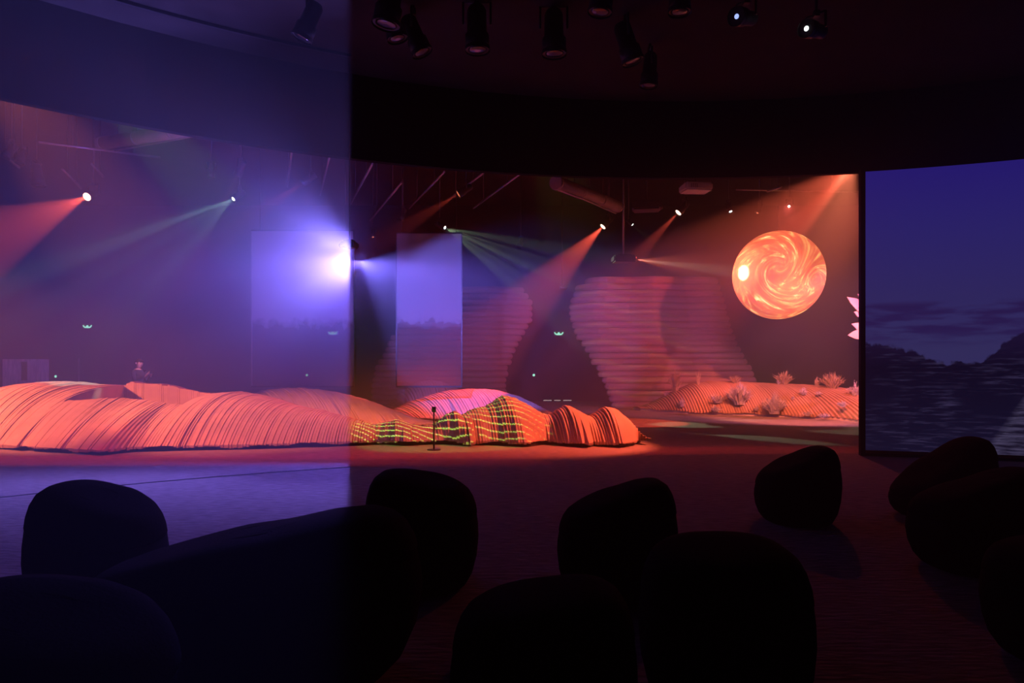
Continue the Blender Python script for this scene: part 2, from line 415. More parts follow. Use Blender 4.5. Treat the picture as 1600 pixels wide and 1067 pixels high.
# ---- screen on the right: lit picture of a dusk desert
def screen_mat():
    m = bpy.data.materials.new('dusk_picture'); m.use_nodes = True
    nt = m.node_tree; nt.nodes.clear(); L = nt.links
    o = nt.nodes.new('ShaderNodeOutputMaterial'); e = nt.nodes.new('ShaderNodeEmission'); e.inputs[1].default_value = 1.0
    L.new(e.outputs[0], o.inputs[0])
    uv = nt.nodes.new('ShaderNodeUVMap'); uv.uv_map = 'UVMap'
    sp = nt.nodes.new('ShaderNodeSeparateXYZ'); L.new(uv.outputs[0], sp.inputs[0])
    def noise(scale, st, detail=5, loc=(0, 0, 0), rough=0.55):
        mp = nt.nodes.new('ShaderNodeMapping'); mp.inputs['Scale'].default_value = st; mp.inputs['Location'].default_value = loc
        L.new(uv.outputs[0], mp.inputs[0])
        q = nt.nodes.new('ShaderNodeTexNoise'); q.inputs['Scale'].default_value = scale; q.inputs['Detail'].default_value = detail; q.inputs['Roughness'].default_value = rough
        L.new(mp.outputs[0], q.inputs['Vector']); return q.outputs['Fac']
    def math_(op, a, b=None, c=None):
        q = nt.nodes.new('ShaderNodeMath'); q.operation = op
        for i, x in enumerate((a, b, c)):
            if x is None: continue
            if isinstance(x, (int, float)): q.inputs[i].default_value = x
            else: L.new(x, q.inputs[i])
        return q.outputs[0]
    def mix(fac, a, b):
        q = nt.nodes.new('ShaderNodeMix'); q.data_type = 'RGBA'
        L.new(fac, q.inputs[0])
        for i, x in ((6, a), (7, b)):
            if isinstance(x, tuple): q.inputs[i].default_value = (*x, 1)
            else: L.new(x, q.inputs[i])
        return q.outputs[2]
    U, V = sp.outputs[0], sp.outputs[1]
    sky = ramp(nt, [(0.36, (0.036, 0.030, 0.125)), (0.55, (0.032, 0.024, 0.135)), (0.78, (0.026, 0.019, 0.165)), (1.0, (0.020, 0.012, 0.185))]); L.new(V, sky.inputs[0])
    # cloud bank low in the sky
    cl = noise(3.0, (3.0, 9.0, 1), 6)
    band = ramp(nt, [(0.36, (0, 0, 0)), (0.43, (1, 1, 1)), (0.515, (1, 1, 1)), (0.535, (0, 0, 0))]); L.new(V, band.inputs[0])
    cf = nt.nodes.new('ShaderNodeMapRange'); cf.inputs['From Min'].default_value = 0.42; cf.inputs['From Max'].default_value = 0.56; L.new(cl, cf.inputs['Value'])
    cfac = math_('MULTIPLY', cf.outputs[0], band.outputs[0])
    col = mix(cfac, sky.outputs[0], (0.024, 0.012, 0.085))
    # skyline of the rocks: a curve over U plus roughness
    ridge = ramp(nt, [(0.0, (0.385,) * 3), (0.13, (0.375,) * 3), (0.2, (0.36,) * 3), (0.27, (0.325,) * 3), (0.33, (0.315,) * 3), (0.46, (0.32,) * 3), (0.50, (0.345,) * 3), (0.56, (0.40,) * 3), (0.62, (0.42,) * 3), (0.8, (0.425,) * 3), (1.0, (0.42,) * 3)])
    L.new(math_('MULTIPLY', U, 2.6), ridge.inputs[0])
    rn = noise(8.0, (8, 3, 1), 6)
    top = math_('ADD', ridge.outputs[0], math_('MULTIPLY', math_('SUBTRACT', rn, 0.5), 0.06))
    rock = nt.nodes.new('ShaderNodeMapRange'); L.new(math_('SUBTRACT', top, V), rock.inputs['Value'])
    rock.inputs['From Min'].default_value = 0.0; rock.inputs['From Max'].default_value = 0.008
    # strata streaks in the rocks
    st = noise(5.0, (3.6, 17, 1), 5, rough=0.65)
    patch = noise(2.2, (2.6, 2.2, 1), 3, (1.3, 0.2, 0))
    sf = nt.nodes.new('ShaderNodeMapRange'); sf.inputs['From Min'].default_value = 0.50; sf.inputs['From Max'].default_value = 0.68; L.new(st, sf.inputs['Value'])
    pf = nt.nodes.new('ShaderNodeMapRange'); pf.inputs['From Min'].default_value = 0.44; pf.inputs['From Max'].default_value = 0.58; L.new(patch, pf.inputs['Value'])
    base = ramp(nt, [(0.0, (0.007, 0.006, 0.026)), (0.3, (0.005, 0.003, 0.016)), (0.42, (0.012, 0.006, 0.036))]); L.new(V, base.inputs[0])
    rc = mix(math_('MULTIPLY', sf.outputs[0], pf.outputs[0]), base.outputs[0], (0.040, 0.030, 0.088))
    # pale boulder slope in the lower right of the picture
    slope = nt.nodes.new('ShaderNodeMapRange'); L.new(math_('SUBTRACT', math_('MULTIPLY_ADD', U, 3.4, -0.60), V), slope.inputs['Value'])
    slope.inputs['From Min'].default_value = 0.0; slope.inputs['From Max'].default_value = 0.04
    sc_ = ramp(nt, [(0.4, (0.008, 0.006, 0.02)), (0.62, (0.065, 0.053, 0.12))]); L.new(st, sc_.inputs[0])
    lowcut = nt.nodes.new('ShaderNodeMapRange'); L.new(V, lowcut.inputs['Value']); lowcut.inputs['From Min'].default_value = 0.24; lowcut.inputs['From Max'].default_value = 0.19
    rc2 = mix(math_('MULTIPLY', slope.outputs[0], lowcut.outputs[0]), rc, sc_.outputs[0])
    L.new(mix(rock.outputs[0], col, rc2), e.inputs[0])
    return m
M['screen'] = screen_mat()
ps = on_ring(1351, 13.9); a_s = ang_of(ps)
SC_SPAN = 40.0; SC_Z0, SC_Z1 = 0.10, 5.0
root = empty('projection_screen', (ps.x, ps.y, 0))
R_RS = 13.9
face = arc_wall('picture_face', M['screen'], R_RS, a_s, a_s + SC_SPAN, SC_Z0, SC_Z1, 0, 64)
uvl = face.data.uv_layers.new(name='UVMap')
for li, lp in enumerate(face.data.loops):
    vtx = face.data.vertices[lp.vertex_index].co
    a = ang_of(vtx)
    uvl.data[li].uv = ((a - a_s) / SC_SPAN * (SC_SPAN * math.pi / 180 * R_RS) / 5.0 / 2.0, (vtx.z - SC_Z0) / (SC_Z1 - SC_Z0))
SCR_PARTS = [face,
    arc_wall('backing', M['valance'], R_RS + 0.02, a_s, a_s + SC_SPAN, 0.0, SC_Z1, 0.08, 64),
    arc_wall('bottom_trim', M['gold_trim'], R_RS - 0.03, a_s, a_s + SC_SPAN, 0.05, 0.10, 0.05, 64),
    arc_wall('base_rail', M['valance'], R_RS - 0.03, a_s, a_s + SC_SPAN, 0.0, 0.05, 0.05, 64),
    arc_wall('side_post', M['valance'], R_RS - 0.04, a_s - 0.28, a_s + 0.02, 0.0, 5.05, 0.16, 2)]
for o in SCR_PARTS: o.parent = root; o.location = (-ps.x, -ps.y, 0)
tag(root, 'curved screen showing a dark blue dusk sky over rock cliffs, at the right', 'screen')

# ---------------------------------------------------------------- layered dunes
def px_list(pts, default_Y=None):
    out = []
    for p in pts:
        q = at(p[0], p[1], p[2]); out.append((q.x, q.y, q.z))
    out.sort()
    return out
def floor_list(pts):
    out = []
    for px, py in pts:
        Y = CAMH * F / (py - HOR); out.append(((px - 800) / F * Y, Y))
    out.sort(); return out

def board_mesh(name, xs, zs, ys, half, zb=0.09):
    """a thin upright board: profile points (x, y, z) and a lower edge at zb"""
    v, f = [], []
    for x, y, z in zip(xs, ys, zs):
        v += [(x - half, y, zb), (x + half, y, zb), (x + half, y, z), (x - half, y, z)]
    m = len(xs)
    for i in range(m - 1):
        a, b = i * 4, i * 4 + 4
        f += [(a + 3, a + 2, b + 2, b + 3), (a + 2, a + 1, b + 1, b + 2), (a, a + 3, b + 3, b), (a + 1, a, b, b + 1)]
    f += [(0, 1, 2, 3), ((m - 1) * 4 + 3, (m - 1) * 4 + 2, (m - 1) * 4 + 1, (m - 1) * 4)]
    me = bpy.data.meshes.new(name); me.from_pydata(v, [], f); me.update()
    return me

def dune(name, label, crest, base, pitch, m, kfun, expo, back_len, jit=(0.012, 0.03), cut=None, seed=1, gap_p=0.16, x_range=None, basem=None, tight=False):
    rnd = random.Random(seed)
    xs_c = [(c[0], c[1]) for c in crest]; zs_c = [(c[0], c[2]) for c in crest]
    xa, xb = x_range or (crest[0][0], crest[-1][0])
    cx = (xa + xb) / 2; cyy = sum(c[1] for c in crest) / len(crest)
    root = empty(name, (cx, cyy, 0))
    x = xa; walk = 0.0; poly_front, poly_back = [], []
    while x < xb:
        yc = lerp_list(xs_c, x); h = lerp_list(zs_c, x); yb = base(x)
        loose = (1.0 - 0.65 * sm(x, -4.0, -1.5)) if tight is True else (tight or 1.0)
        if rnd.random() < gap_p * (1 if loose > 0.5 else 0.8): walk = rnd.uniform(-1, 1) * loose; gap = pitch * rnd.uniform(0.2, 0.45) * loose
        else: gap = pitch * rnd.uniform(0.05, 0.12) * loose
        low = 0.07 + 0.035 * math.sin(x * 5.1) * math.sin(x * 2.3 + 1) + rnd.uniform(-0.012, 0.012)
        hj = h + jit[0] * (walk + rnd.uniform(-0.6, 0.6)); yj = jit[1] * (walk + rnd.uniform(-0.5, 0.5))
        hj = max(hj, 0.14)
        k = kfun(x); ex = expo(x); bl = back_len(x)
        prof = []
        N = 16
        for i in range(N + 1):
            u = i / N
            y = yb + yj + (yc - yb - yj) * u ** 1.3
            uu = min(1.0, max(0.0, (y - yb - yj) / (yc - yb - yj)))
            prof.append((y, 0.10 + (hj - 0.10) * (1 - (1 - uu) ** ex)))
        for i in range(1, 8):
            t = i / 7.0
            prof.append((yc + bl * t, 0.10 + (hj - 0.10) * (1 - t ** 1.7)))
        if cut and cut[0] < x < cut[1]:
            y0, y1 = cut[2](x), cut[3](x)
            def zz(y):
                for (a, za), (b, zb_) in zip(prof, prof[1:]):
                    if a <= y <= b: return za + (zb_ - za) * (y - a) / (b - a)
                return 0.1
            za, zb2 = zz(y0), zz(y1)
            prof = [p for p in prof if p[0] < y0] + [(y0, za), (y0 + 0.004, 0.095), (y1 - 0.004, 0.095), (y1, zb2)] + [p for p in prof if p[0] > y1]
        ys = [p[0] for p in prof]; zs = [p[1] for p in prof]; xs = [x + k * (yc - y) for y in ys]
        me = board_mesh('board', [q - cx for q in xs], zs, [q - cyy for q in ys], (pitch - gap) / 2, max(0.02, low))
        link('board', me, m, root)
        poly_front.append((xs[0], ys[0] + 0.10)); poly_back.append((xs[-1], ys[-1] - 0.1))
        x += pitch
    # recessed plinth under the boards; its dark default colour paints the undercut shade
    v, f = [], []
    pf = poly_front[::4] + [poly_front[-1]]; pb = poly_back[::4] + [poly_back[-1]]
    for (a, b), (c, d) in zip(pf, pb):
        v += [(a - cx, b - cyy, 0), (c - cx, d - cyy, 0), (c - cx, d - cyy, 0.0945), (a - cx, b - cyy, 0.0945)]
    for i in range(len(pf) - 1):
        a, b = i * 4, i * 4 + 4
        f += [(a, b, b + 3, a + 3), (a + 3, b + 3, b + 2, a + 2), (a + 2, b + 2, b + 1, a + 1), (a, a + 1, b + 1, b)]
    e = (len(pf) - 1) * 4
    f += [(0, 3, 2, 1), (e, e + 1, e + 2, e + 3)]
    me = bpy.data.meshes.new('plinth'); me.from_pydata(v, [], f); fix_normals(me)
    link('plinth', me, basem or M['dark_base'], root)
    tag(root, label, 'dune sculpture')
    return root

main_crest = px_list([(-260, 660, 15.2), (-150, 640, 15.5), (0, 613, 15.8), (30, 604, 15.8), (60, 598, 15.8), (95, 596, 15.8), (130, 597, 16), (160, 601, 16.2), (195, 602, 16.3),
    (215, 597, 16.5), (260, 600, 16.4), (310, 612, 16.0), (345, 614, 15.8), (375, 611, 15.5), (400, 615, 15.3), (430, 622, 15.1), (460, 632, 14.9), (500, 640, 14.6),
    (545, 652, 14.4), (585, 663, 14.2), (620, 655, 14.1), (640, 662, 14.1), (660, 665, 14.1), (680, 663, 14.1), (695, 650, 14.1), (710, 641, 14.1), (722, 649, 14.1),
    (725, 646, 14.2), (740, 638, 14.3), (760, 634, 14.4), (785, 617, 14.5), (800, 620, 14.5), (820, 630, 14.4), (845, 645, 14.3), (860, 648, 14.2), (870, 641, 14.1),
    (885, 632, 14.1), (900, 640, 14.1), (920, 650, 14.0), (927, 648, 14.0), (945, 635, 13.9), (960, 639, 13.9), (980, 655, 13.8), (1000, 675, 13.7), (1016, 688, 13.6)])
mb = floor_list([(-260, 690), (-150, 696), (0, 703), (100, 709), (160, 712), (200, 707), (300, 704), (400, 702), (500, 699), (560, 697), (585, 694.5), (622, 698), (660, 695), (700, 695.5), (722, 699), (727, 696), (765, 696.5), (795, 699.5), (832, 696), (845, 695), (902, 700.5), (915, 697), (958, 700.5), (985, 697), (1005, 693), (1030, 689)])
dune('layered_dune', 'long salmon-lit dune of upright cut boards, nearest the seats', main_crest, lambda x: lerp_list(mb, x), 0.05, M['sand'],
     lambda x: 0.24 * sm(x, -4.5, -1.5), lambda x: 3.0 - 0.9 * sm(x, -6, -2), lambda x: 1.6 - 0.7 * sm(x, -6, -2),
     cut=(-9.25, -6.75, lambda x: 14.0 + 0.05 * math.sin(x * 3), lambda x: 16.25 - 0.12 * (x + 9.25)), seed=3, jit=(0.014, 0.045), gap_p=0.14, tight=True)
far_l = px_list([(380, 622, 19), (395, 614, 19), (415, 609, 19), (445, 606, 19), (480, 606, 19), (515, 611, 19), (548, 618, 19), (575, 627, 18.8), (610, 641, 18.6), (640, 652, 18.4), (668, 664, 18.1)])
dune('layered_dune', 'pale striped dune behind the long dune, left of the hanging panel', far_l, lambda x: 17.4, 0.078, M['sand_pale'], lambda x: 0.75, lambda x: 2.0, lambda x: 1.0, jit=(0.012, 0.04), seed=5, gap_p=0.5)
far_m = px_list([(600, 652, 20.6), (615, 641, 20.6), (640, 628, 20.6), (670, 617, 20.6), (700, 610, 20.6), (735, 607, 20.6), (770, 609, 20.6), (800, 616, 20.6), (825, 630, 20.6), (852, 650, 20.6)])
dune('layered_dune', 'pink domed dune with slanting dark grooves, behind the black sensor post', far_m, lambda x: 19.4, 0.08, M['sand_pale'], lambda x: 0.6, lambda x: 2.0, lambda x: 0.7, jit=(0.012, 0.04), seed=8, gap_p=0.5)
far_t = px_list([(598, 640, 23.2), (615, 627, 23.2), (635, 607, 23.2), (655, 596, 23.2), (672, 593, 23.2), (690, 596, 23.2), (710, 605, 23.2), (730, 618, 23.2), (750, 632, 23.2)])
dune('layered_dune', 'small orange peaked dune seen behind the bottom bar of the hanging panel', far_t, lambda x: 22.2, 0.09, M['sand'], lambda x: 0.5, lambda x: 2.0, lambda x: 0.6, jit=(0.01, 0.04), seed=9, gap_p=0.4)
rb_ = floor_list([(980, 641), (1050, 645), (1100, 648), (1200, 651.5), (1280, 656), (1345, 662), (1420, 666)])
def rcrest(pts): return px_list(pts)
right_crest = px_list([(990, 639, 24.25), (1020, 628, 24.0), (1045, 614, 23.7), (1080, 599, 23.4), (1110, 595, 23.2), (1150, 596, 22.9), (1200, 598, 22.6), (1250, 600, 22.2), (1300, 604, 21.6), (1340, 612, 21.0), (1400, 622, 20.6), (1460, 640, 20.2)])
rd = dune('planted_dune', 'low orange dune planted with pink grasses, beneath the glowing ball', right_crest, lambda x: lerp_list(rb_, x), 0.07, M['sand_orange'], lambda x: 0.15, lambda x: 2.1, lambda x: 0.35 + 0.55 * sm(x, 4.5, 7.5), jit=(0.008, 0.02), seed=12, gap_p=0.14, tight=0.3, x_range=(4.4, 12.2), basem=M['sand_pale'])

# ---------------------------------------------------------------- strata walls of stacked horizontal boards
def strata_wall(name, label, left, right, ytop, ybot, Y, depth, nl, seed):
    rnd = random.Random(seed)
    z_top = at(0, ytop, Y).z
    cx = at((lerp_list(left, ybot) + lerp_list(right, ybot)) / 2, 0, Y).x
    root = empty(name, (cx, Y, 0))
    th = z_top / nl
    for i in range(nl):
        z0 = i * th; z1 = z0 + th * rnd.uniform(0.93, 0.98) if i < nl - 1 else z_top
        zm = z0 + th / 2
        py = HOR - (zm - CAMH) * F / Y
        xl = at(lerp_list(left, py), 0, Y).x - cx + rnd.uniform(-0.04, 0.04); xr = at(lerp_list(right, py), 0, Y).x - cx + rnd.uniform(-0.04, 0.04)
        c = (xl + xr) / 2; hw = (xr - xl) / 2
        dd = depth * (0.85 + 0.25 * math.sin(zm * 1.3 + seed)) + rnd.uniform(-0.09, 0.09)
        nseg = 36; v, f = [], []
        for z, inset in ((z0, 0.05), (z0 + th * 0.3, 0.0), (z0 + th * 0.62, 0.0), (z1, 0.06)):
            for k in range(nseg):
                a = 2 * math.pi * k / nseg
                ca, sa = math.cos(a), math.sin(a)
                xx = c + hw * math.copysign(abs(ca) ** 0.75, ca); yy = dd * math.copysign(abs(sa) ** 0.8, sa)
                yy += 0.12 * math.sin(3 * xx + seed)
                xx -= inset * ca; yy -= inset * sa
                v.append((xx, yy, z))
        f.append(tuple(range(nseg))[::-1]); f.append(tuple(range(3 * nseg, 4 * nseg)))
        for r_ in range(3):
            for k in range(nseg): f.append((r_ * nseg + k, r_ * nseg + (k + 1) % nseg, (r_ + 1) * nseg + (k + 1) % nseg, (r_ + 1) * nseg + k))
        me = bpy.data.meshes.new('layer'); me.from_pydata(v, [], f); me.update()
        link('layer', me, M['strata'], root)
    # solid core that carries the layers
    tag(root, label, 'rock wall')
    return root
strata_wall('strata_wall', 'bulging canyon wall of horizontal layers behind the planted dune',
    [(430, 960), (437, 918), (450, 900), (470, 892), (490, 889), (510, 893), (530, 903), (550, 915), (575, 930), (600, 943), (640, 955)],
    [(430, 1090), (437, 1120), (460, 1127), (490, 1137), (520, 1147), (550, 1160), (575, 1175), (600, 1183), (640, 1188)], 436, 641, 25.6, 0.7, 21, 2)
strata_wall('strata_wall', 'layered canyon wall standing behind the hanging panel',
    [(450, 668), (480, 640), (510, 622), (540, 605), (575, 588), (610, 580), (640, 578)],
    [(445, 800), (450, 815), (470, 833), (490, 834), (510, 826), (530, 815), (550, 803), (575, 795), (600, 791), (640, 790)], 449, 640, 26.2, 0.7, 20, 5)

# ---------------------------------------------------------------- hanging gauze panels
def hanging_panel(label, px0, px1, pyt, pyb, Y, edge_mat):
    a = at(px0, pyt, Y); b = at(px1, pyb, Y)
    wd = b.x - a.x; cx = (a.x + b.x) / 2
    root = empty('hanging_panel', (cx, Y, b.z))
    H = a.z - b.z
    me = MB().box((0, 0, H / 2), (wd, 0.008, H)).mesh('cloth'); 
    for vv in me.vertices: pass
    link('cloth', me, M['panel_' + ('a' if px0 < 500 else 'b')], root)
    MB().box((0, 0, 0), (wd + 0.04, 0.04, 0.045)).build('bottom_bar', M['metal'], root)
    MB().box((0, 0, H), (wd + 0.04, 0.04, 0.04)).build('top_bar', M['metal'], root)
    for s in (-1, 1):
        MB().box((s * (wd / 2 + 0.01), 0, H / 2), (0.03, 0.03, H)).build('side_rod', edge_mat if s < 0 else M['metal'], root)
        MB().tube([(s * wd * 0.42, 0, H), (s * wd * 0.42, 0, ZC - b.z)], 0.008, 6).build('hanging_wire', M['metal'], root)
    tag(root, label, 'hanging panel')
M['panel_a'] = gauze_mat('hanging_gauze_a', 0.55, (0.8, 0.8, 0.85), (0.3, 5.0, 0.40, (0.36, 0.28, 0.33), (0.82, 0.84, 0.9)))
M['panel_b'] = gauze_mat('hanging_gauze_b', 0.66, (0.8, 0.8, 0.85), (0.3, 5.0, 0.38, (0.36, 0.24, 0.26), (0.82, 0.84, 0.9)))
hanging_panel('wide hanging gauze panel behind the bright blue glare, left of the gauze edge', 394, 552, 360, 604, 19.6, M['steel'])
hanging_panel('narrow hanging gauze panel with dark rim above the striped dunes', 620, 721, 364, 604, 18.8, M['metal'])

# ---------------------------------------------------------------- glowing ball
def ball_mat():
    m = bpy.data.materials.new('molten_ball'); m.use_nodes = True
    nt = m.node_tree; L = nt.links; b = nt.nodes['Principled BSDF']
    b.inputs['Roughness'].default_value = 0.7; b.inputs['Base Color'].default_value = (0.42, 0.25, 0.16, 1)
    tc = nt.nodes.new('ShaderNodeTexCoord')
    def vort(src, ctr, amount, fall):
        d = nt.nodes.new('ShaderNodeVectorMath'); d.operation = 'DISTANCE'; L.new(tc.outputs['Object'], d.inputs[0]); d.inputs[1].default_value = ctr
        q = nt.nodes.new('ShaderNodeMath'); q.operation = 'MULTIPLY'; L.new(d.outputs['Value'], q.inputs[0]); q.inputs[1].default_value = -fall
        e = nt.nodes.new('ShaderNodeMath'); e.operation = 'EXPONENT'; L.new(q.outputs[0], e.inputs[0])
        s = nt.nodes.new('ShaderNodeMath'); s.operation = 'MULTIPLY'; L.new(e.outputs[0], s.inputs[0]); s.inputs[1].default_value = amount
        r = nt.nodes.new('ShaderNodeVectorRotate'); r.rotation_type = 'AXIS_ANGLE'
        L.new(src, r.inputs['Vector']); r.inputs['Center'].default_value = ctr; r.inputs['Axis'].default_value = Vector(ctr).normalized()
        L.new(s.outputs[0], r.inputs['Angle']); return r.outputs[0]
    v = vort(tc.outputs['Object'], (-0.45, -1.18, 0.06), 6.0, 1.9)
    v = vort(v, (0.55, -1.1, -0.25), -3.0, 2.2)
    mp = nt.nodes.new('ShaderNodeMapping'); mp.inputs['Scale'].default_value = (1.0, 1.0, 1.9); L.new(v, mp.inputs[0])
    nz = nt.nodes.new('ShaderNodeTexNoise'); nz.inputs['Scale'].default_value = 2.3; nz.inputs['Detail'].default_value = 9; nz.inputs['Roughness'].default_value = 0.68; nz.inputs['Distortion'].default_value = 0.7
    L.new(mp.outputs[0], nz.inputs['Vector'])
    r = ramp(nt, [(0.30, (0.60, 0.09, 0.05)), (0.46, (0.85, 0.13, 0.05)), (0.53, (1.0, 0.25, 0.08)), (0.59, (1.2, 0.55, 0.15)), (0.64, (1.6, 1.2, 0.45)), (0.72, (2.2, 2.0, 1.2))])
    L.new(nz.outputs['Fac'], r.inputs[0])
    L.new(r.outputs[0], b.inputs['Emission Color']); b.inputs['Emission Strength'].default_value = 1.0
    return m
M['ball'] = ball_mat()
BY = 20.0; bc = at(1216, 430, BY); br = 68.5 / F * BY
root = empty('glowing_ball', (bc.x, bc.y, bc.z))
bm = bmesh.new(); bmesh.ops.create_uvsphere(bm, u_segments=64, v_segments=40, radius=br)
for fc in bm.faces: fc.smooth = True
me = bpy.data.meshes.new('sphere'); bm.to_mesh(me); bm.free()
link('sphere', me, M['ball'], root)
MB().tube([(0, 0, br - 0.01), (0, 0, ZC - bc.z)], 0.01, 6).build('hanging_wire', M['metal'], root)
MB().tube([(0, 0, br - 0.02), (0, 0, br + 0.05)], [0.12, 0.08], 16).build('top_cap', M['metal'], root)
tag(root, 'large glowing ball with fiery swirls hanging in the red haze', 'glowing ball')

# ---------------------------------------------------------------- plants on the right dune
def right_ground(x, y):
    yb = lerp_list(rb_, x); yc = lerp_list([(c[0], c[1]) for c in right_crest], x); h = lerp_list([(c[0], c[2]) for c in right_crest], x)
    if y < yb: return 0.0
    if y <= yc: return 0.10 + (h - 0.10) * (1 - (1 - (y - yb) / (yc - yb)) ** 2.1)
    t = (y - yc) / 0.9
    return max(0.0, 0.10 + (h - 0.10) * (1 - t ** 1.7)) if t < 1 else 0.0
def grass(label, px, pyb, pyt, wpx, kind, nb, seed, droop=0.35, leaf=1.0, cat='plant'):
    """tuft whose foot is where the sight line through (px, pyb) meets the dune"""
    rnd = random.Random(seed)
    Y = 18.0
    best = None
    while Y < 25.5:
        q = at(px, pyb, Y)
        if right_ground(q.x, q.y) >= q.z: best = q; break
        Y += 0.02
    if best is None:
        yc = lerp_list([(c[0], c[1]) for c in right_crest], at(px, pyb, 22.5).x) + 0.25
        best = at(px, pyb, yc); best.z = right_ground(best.x, best.y)
    Y = best.y
    H = max(0.12, at(px, pyt, Y).z - best.z); W = wpx / F * Y / 2
    v, f, s = [], [], []
    for i in range(int(nb * 1.0) + 4):
        a = rnd.uniform(0, 2 * math.pi); sp = rnd.random() ** 0.6
        bx, by = 0.25 * W * sp * math.cos(a), 0.25 * W * sp * math.sin(a)
        hh = H * rnd.uniform(0.55, 1.0) * (1 - 0.35 * sp); ex = W * sp * rnd.uniform(0.6, 1.05)
        dx, dy = math.cos(a), math.sin(a); wd = rnd.uniform(0.012, 0.021) * leaf
        n0 = len(v)
        tw = rnd.uniform(0, math.pi)
        px_, py_ = math.cos(tw) * wd, math.sin(tw) * wd
        for k in range(5):
            t = k / 4
            r_ = ex * t ** 1.6; z = hh * (t - droop * sp * t * t * 0.6) - 0.03
            wob = 0.02 * math.sin(t * 6 + i)
            ww = (1 - t) ** 0.7 + 0.1
            c = (bx + dx * r_ + wob, by + dy * r_, z)
            v.append((c[0] - px_ * ww, c[1] - py_ * ww, c[2])); v.append((c[0] + px_ * ww, c[1] + py_ * ww, c[2]))
        for k in range(4): f.append((n0 + 2 * k, n0 + 2 * k + 1, n0 + 2 * k + 3, n0 + 2 * k + 2))
        # little side leaves
        if rnd.random() < 0.7:
            for k in (2, 3):
                t = k / 4; c = Vector(v[n0 + 2 * k])
                d_ = Vector((rnd.uniform(-1, 1), rnd.uniform(-1, 1), rnd.uniform(0.2, 1))).normalized() * H * 0.16
                sd = d_.cross(Vector((0, 0, 1))).normalized() * 0.014 * leaf
                m_ = len(v); v += [tuple(c - sd), tuple(c + sd), tuple(c + d_)]; f.append((m_, m_ + 1, m_ + 2))
    me = bpy.data.meshes.new('grass_tuft'); me.from_pydata(v, [], f); me.update()
    o = link('grass_tuft', me, M[kind], None); o.location = best
    tag(o, label, cat, 'plants on the right dune')
    return o
grass('tall dry tuft at the left end of the planted dune', 1054, 612, 568, 26, 'plant_dry', 60, 1, 0.1, 1.4)
grass('thin lone twig with a leafy tip right of the tall left tuft', 1091, 600, 568, 8, 'plant_dry', 8, 2, 0.1, 1.2)
grass('tiny whitish sprig at the foot of the tall left tuft', 1041, 617, 607, 8, 'plant_lilac', 16, 3, 0.3, 1.5)
grass('small pink bush low on the left flank of the planted dune', 1066, 634, 616, 14, 'plant_pink', 30, 4, 0.4, 1.3)
grass('brown tuft peeking over the crest behind the big pink tuft', 1148, 598, 580, 30, 'plant_dry', 50, 5, 0.3, 1.3)
grass('big bright pink tuft standing centre left on the planted dune', 1155, 631, 588, 46, 'plant_pink', 190, 6, 0.25, 1.7)
grass('loose pink tuft to the lower left of the big bright tuft', 1122, 628, 606, 38, 'plant_pink', 60, 7, 0.5, 1.3)
grass('small lilac rosette low down, left of the big pink tufts', 1118, 642, 627, 24, 'plant_lilac', 40, 8, 0.6, 1.4)
grass('big spreading pink tuft standing centre right on the planted dune', 1210, 645, 603, 44, 'plant_pink', 170, 9, 0.55, 1.6)
grass('dry tuft on the crest directly beneath the glowing ball', 1225, 600, 572, 32, 'plant_dry', 80, 10, 0.1, 1.4)
grass('tiny bright pink sprig at the crest below the glowing ball', 1217, 600, 588, 8, 'plant_pink', 20, 11, 0.3, 1.6)
grass('low pink bush on the crest right of the spreading tuft', 1256, 615, 601, 18, 'plant_pink', 40, 12, 0.5, 1.3)
grass('very low pink patch right of the low pink bush', 1279, 615, 607, 14, 'plant_pink', 26, 13, 0.6, 1.3)
grass('large dry tuft on the crest near the right screen', 1301, 606, 572, 42, 'plant_dry', 120, 14, 0.2, 1.4)
grass('bent dry twig left of the large dry tuft', 1277, 604, 583, 12, 'plant_dry', 10, 15, 0.3, 1.3)
grass('pink tuft touching the edge of the right screen', 1336, 616, 590, 26, 'plant_pink', 60, 16, 0.5, 1.4)
grass('small lilac plant on the right flank of the planted dune', 1316, 634, 621, 20, 'plant_lilac', 36, 17, 0.5, 1.4)
grass('flat lilac plant at the right foot of the planted dune', 1288, 651, 639, 26, 'plant_lilac', 40, 18, 0.6, 1.3)
grass('low pink plant at the foot, right of the spreading tuft', 1262, 648, 637, 20, 'plant_pink', 36, 19, 0.6, 1.3)
grass('tiny dark pink sprig above the right-hand grooves', 1239, 622, 616, 6, 'plant_pink', 12, 20, 0.3, 1.3)
grass('low pink patch between the two big pink tufts', 1182, 640, 630, 16, 'plant_pink', 26, 21, 0.6, 1.2)

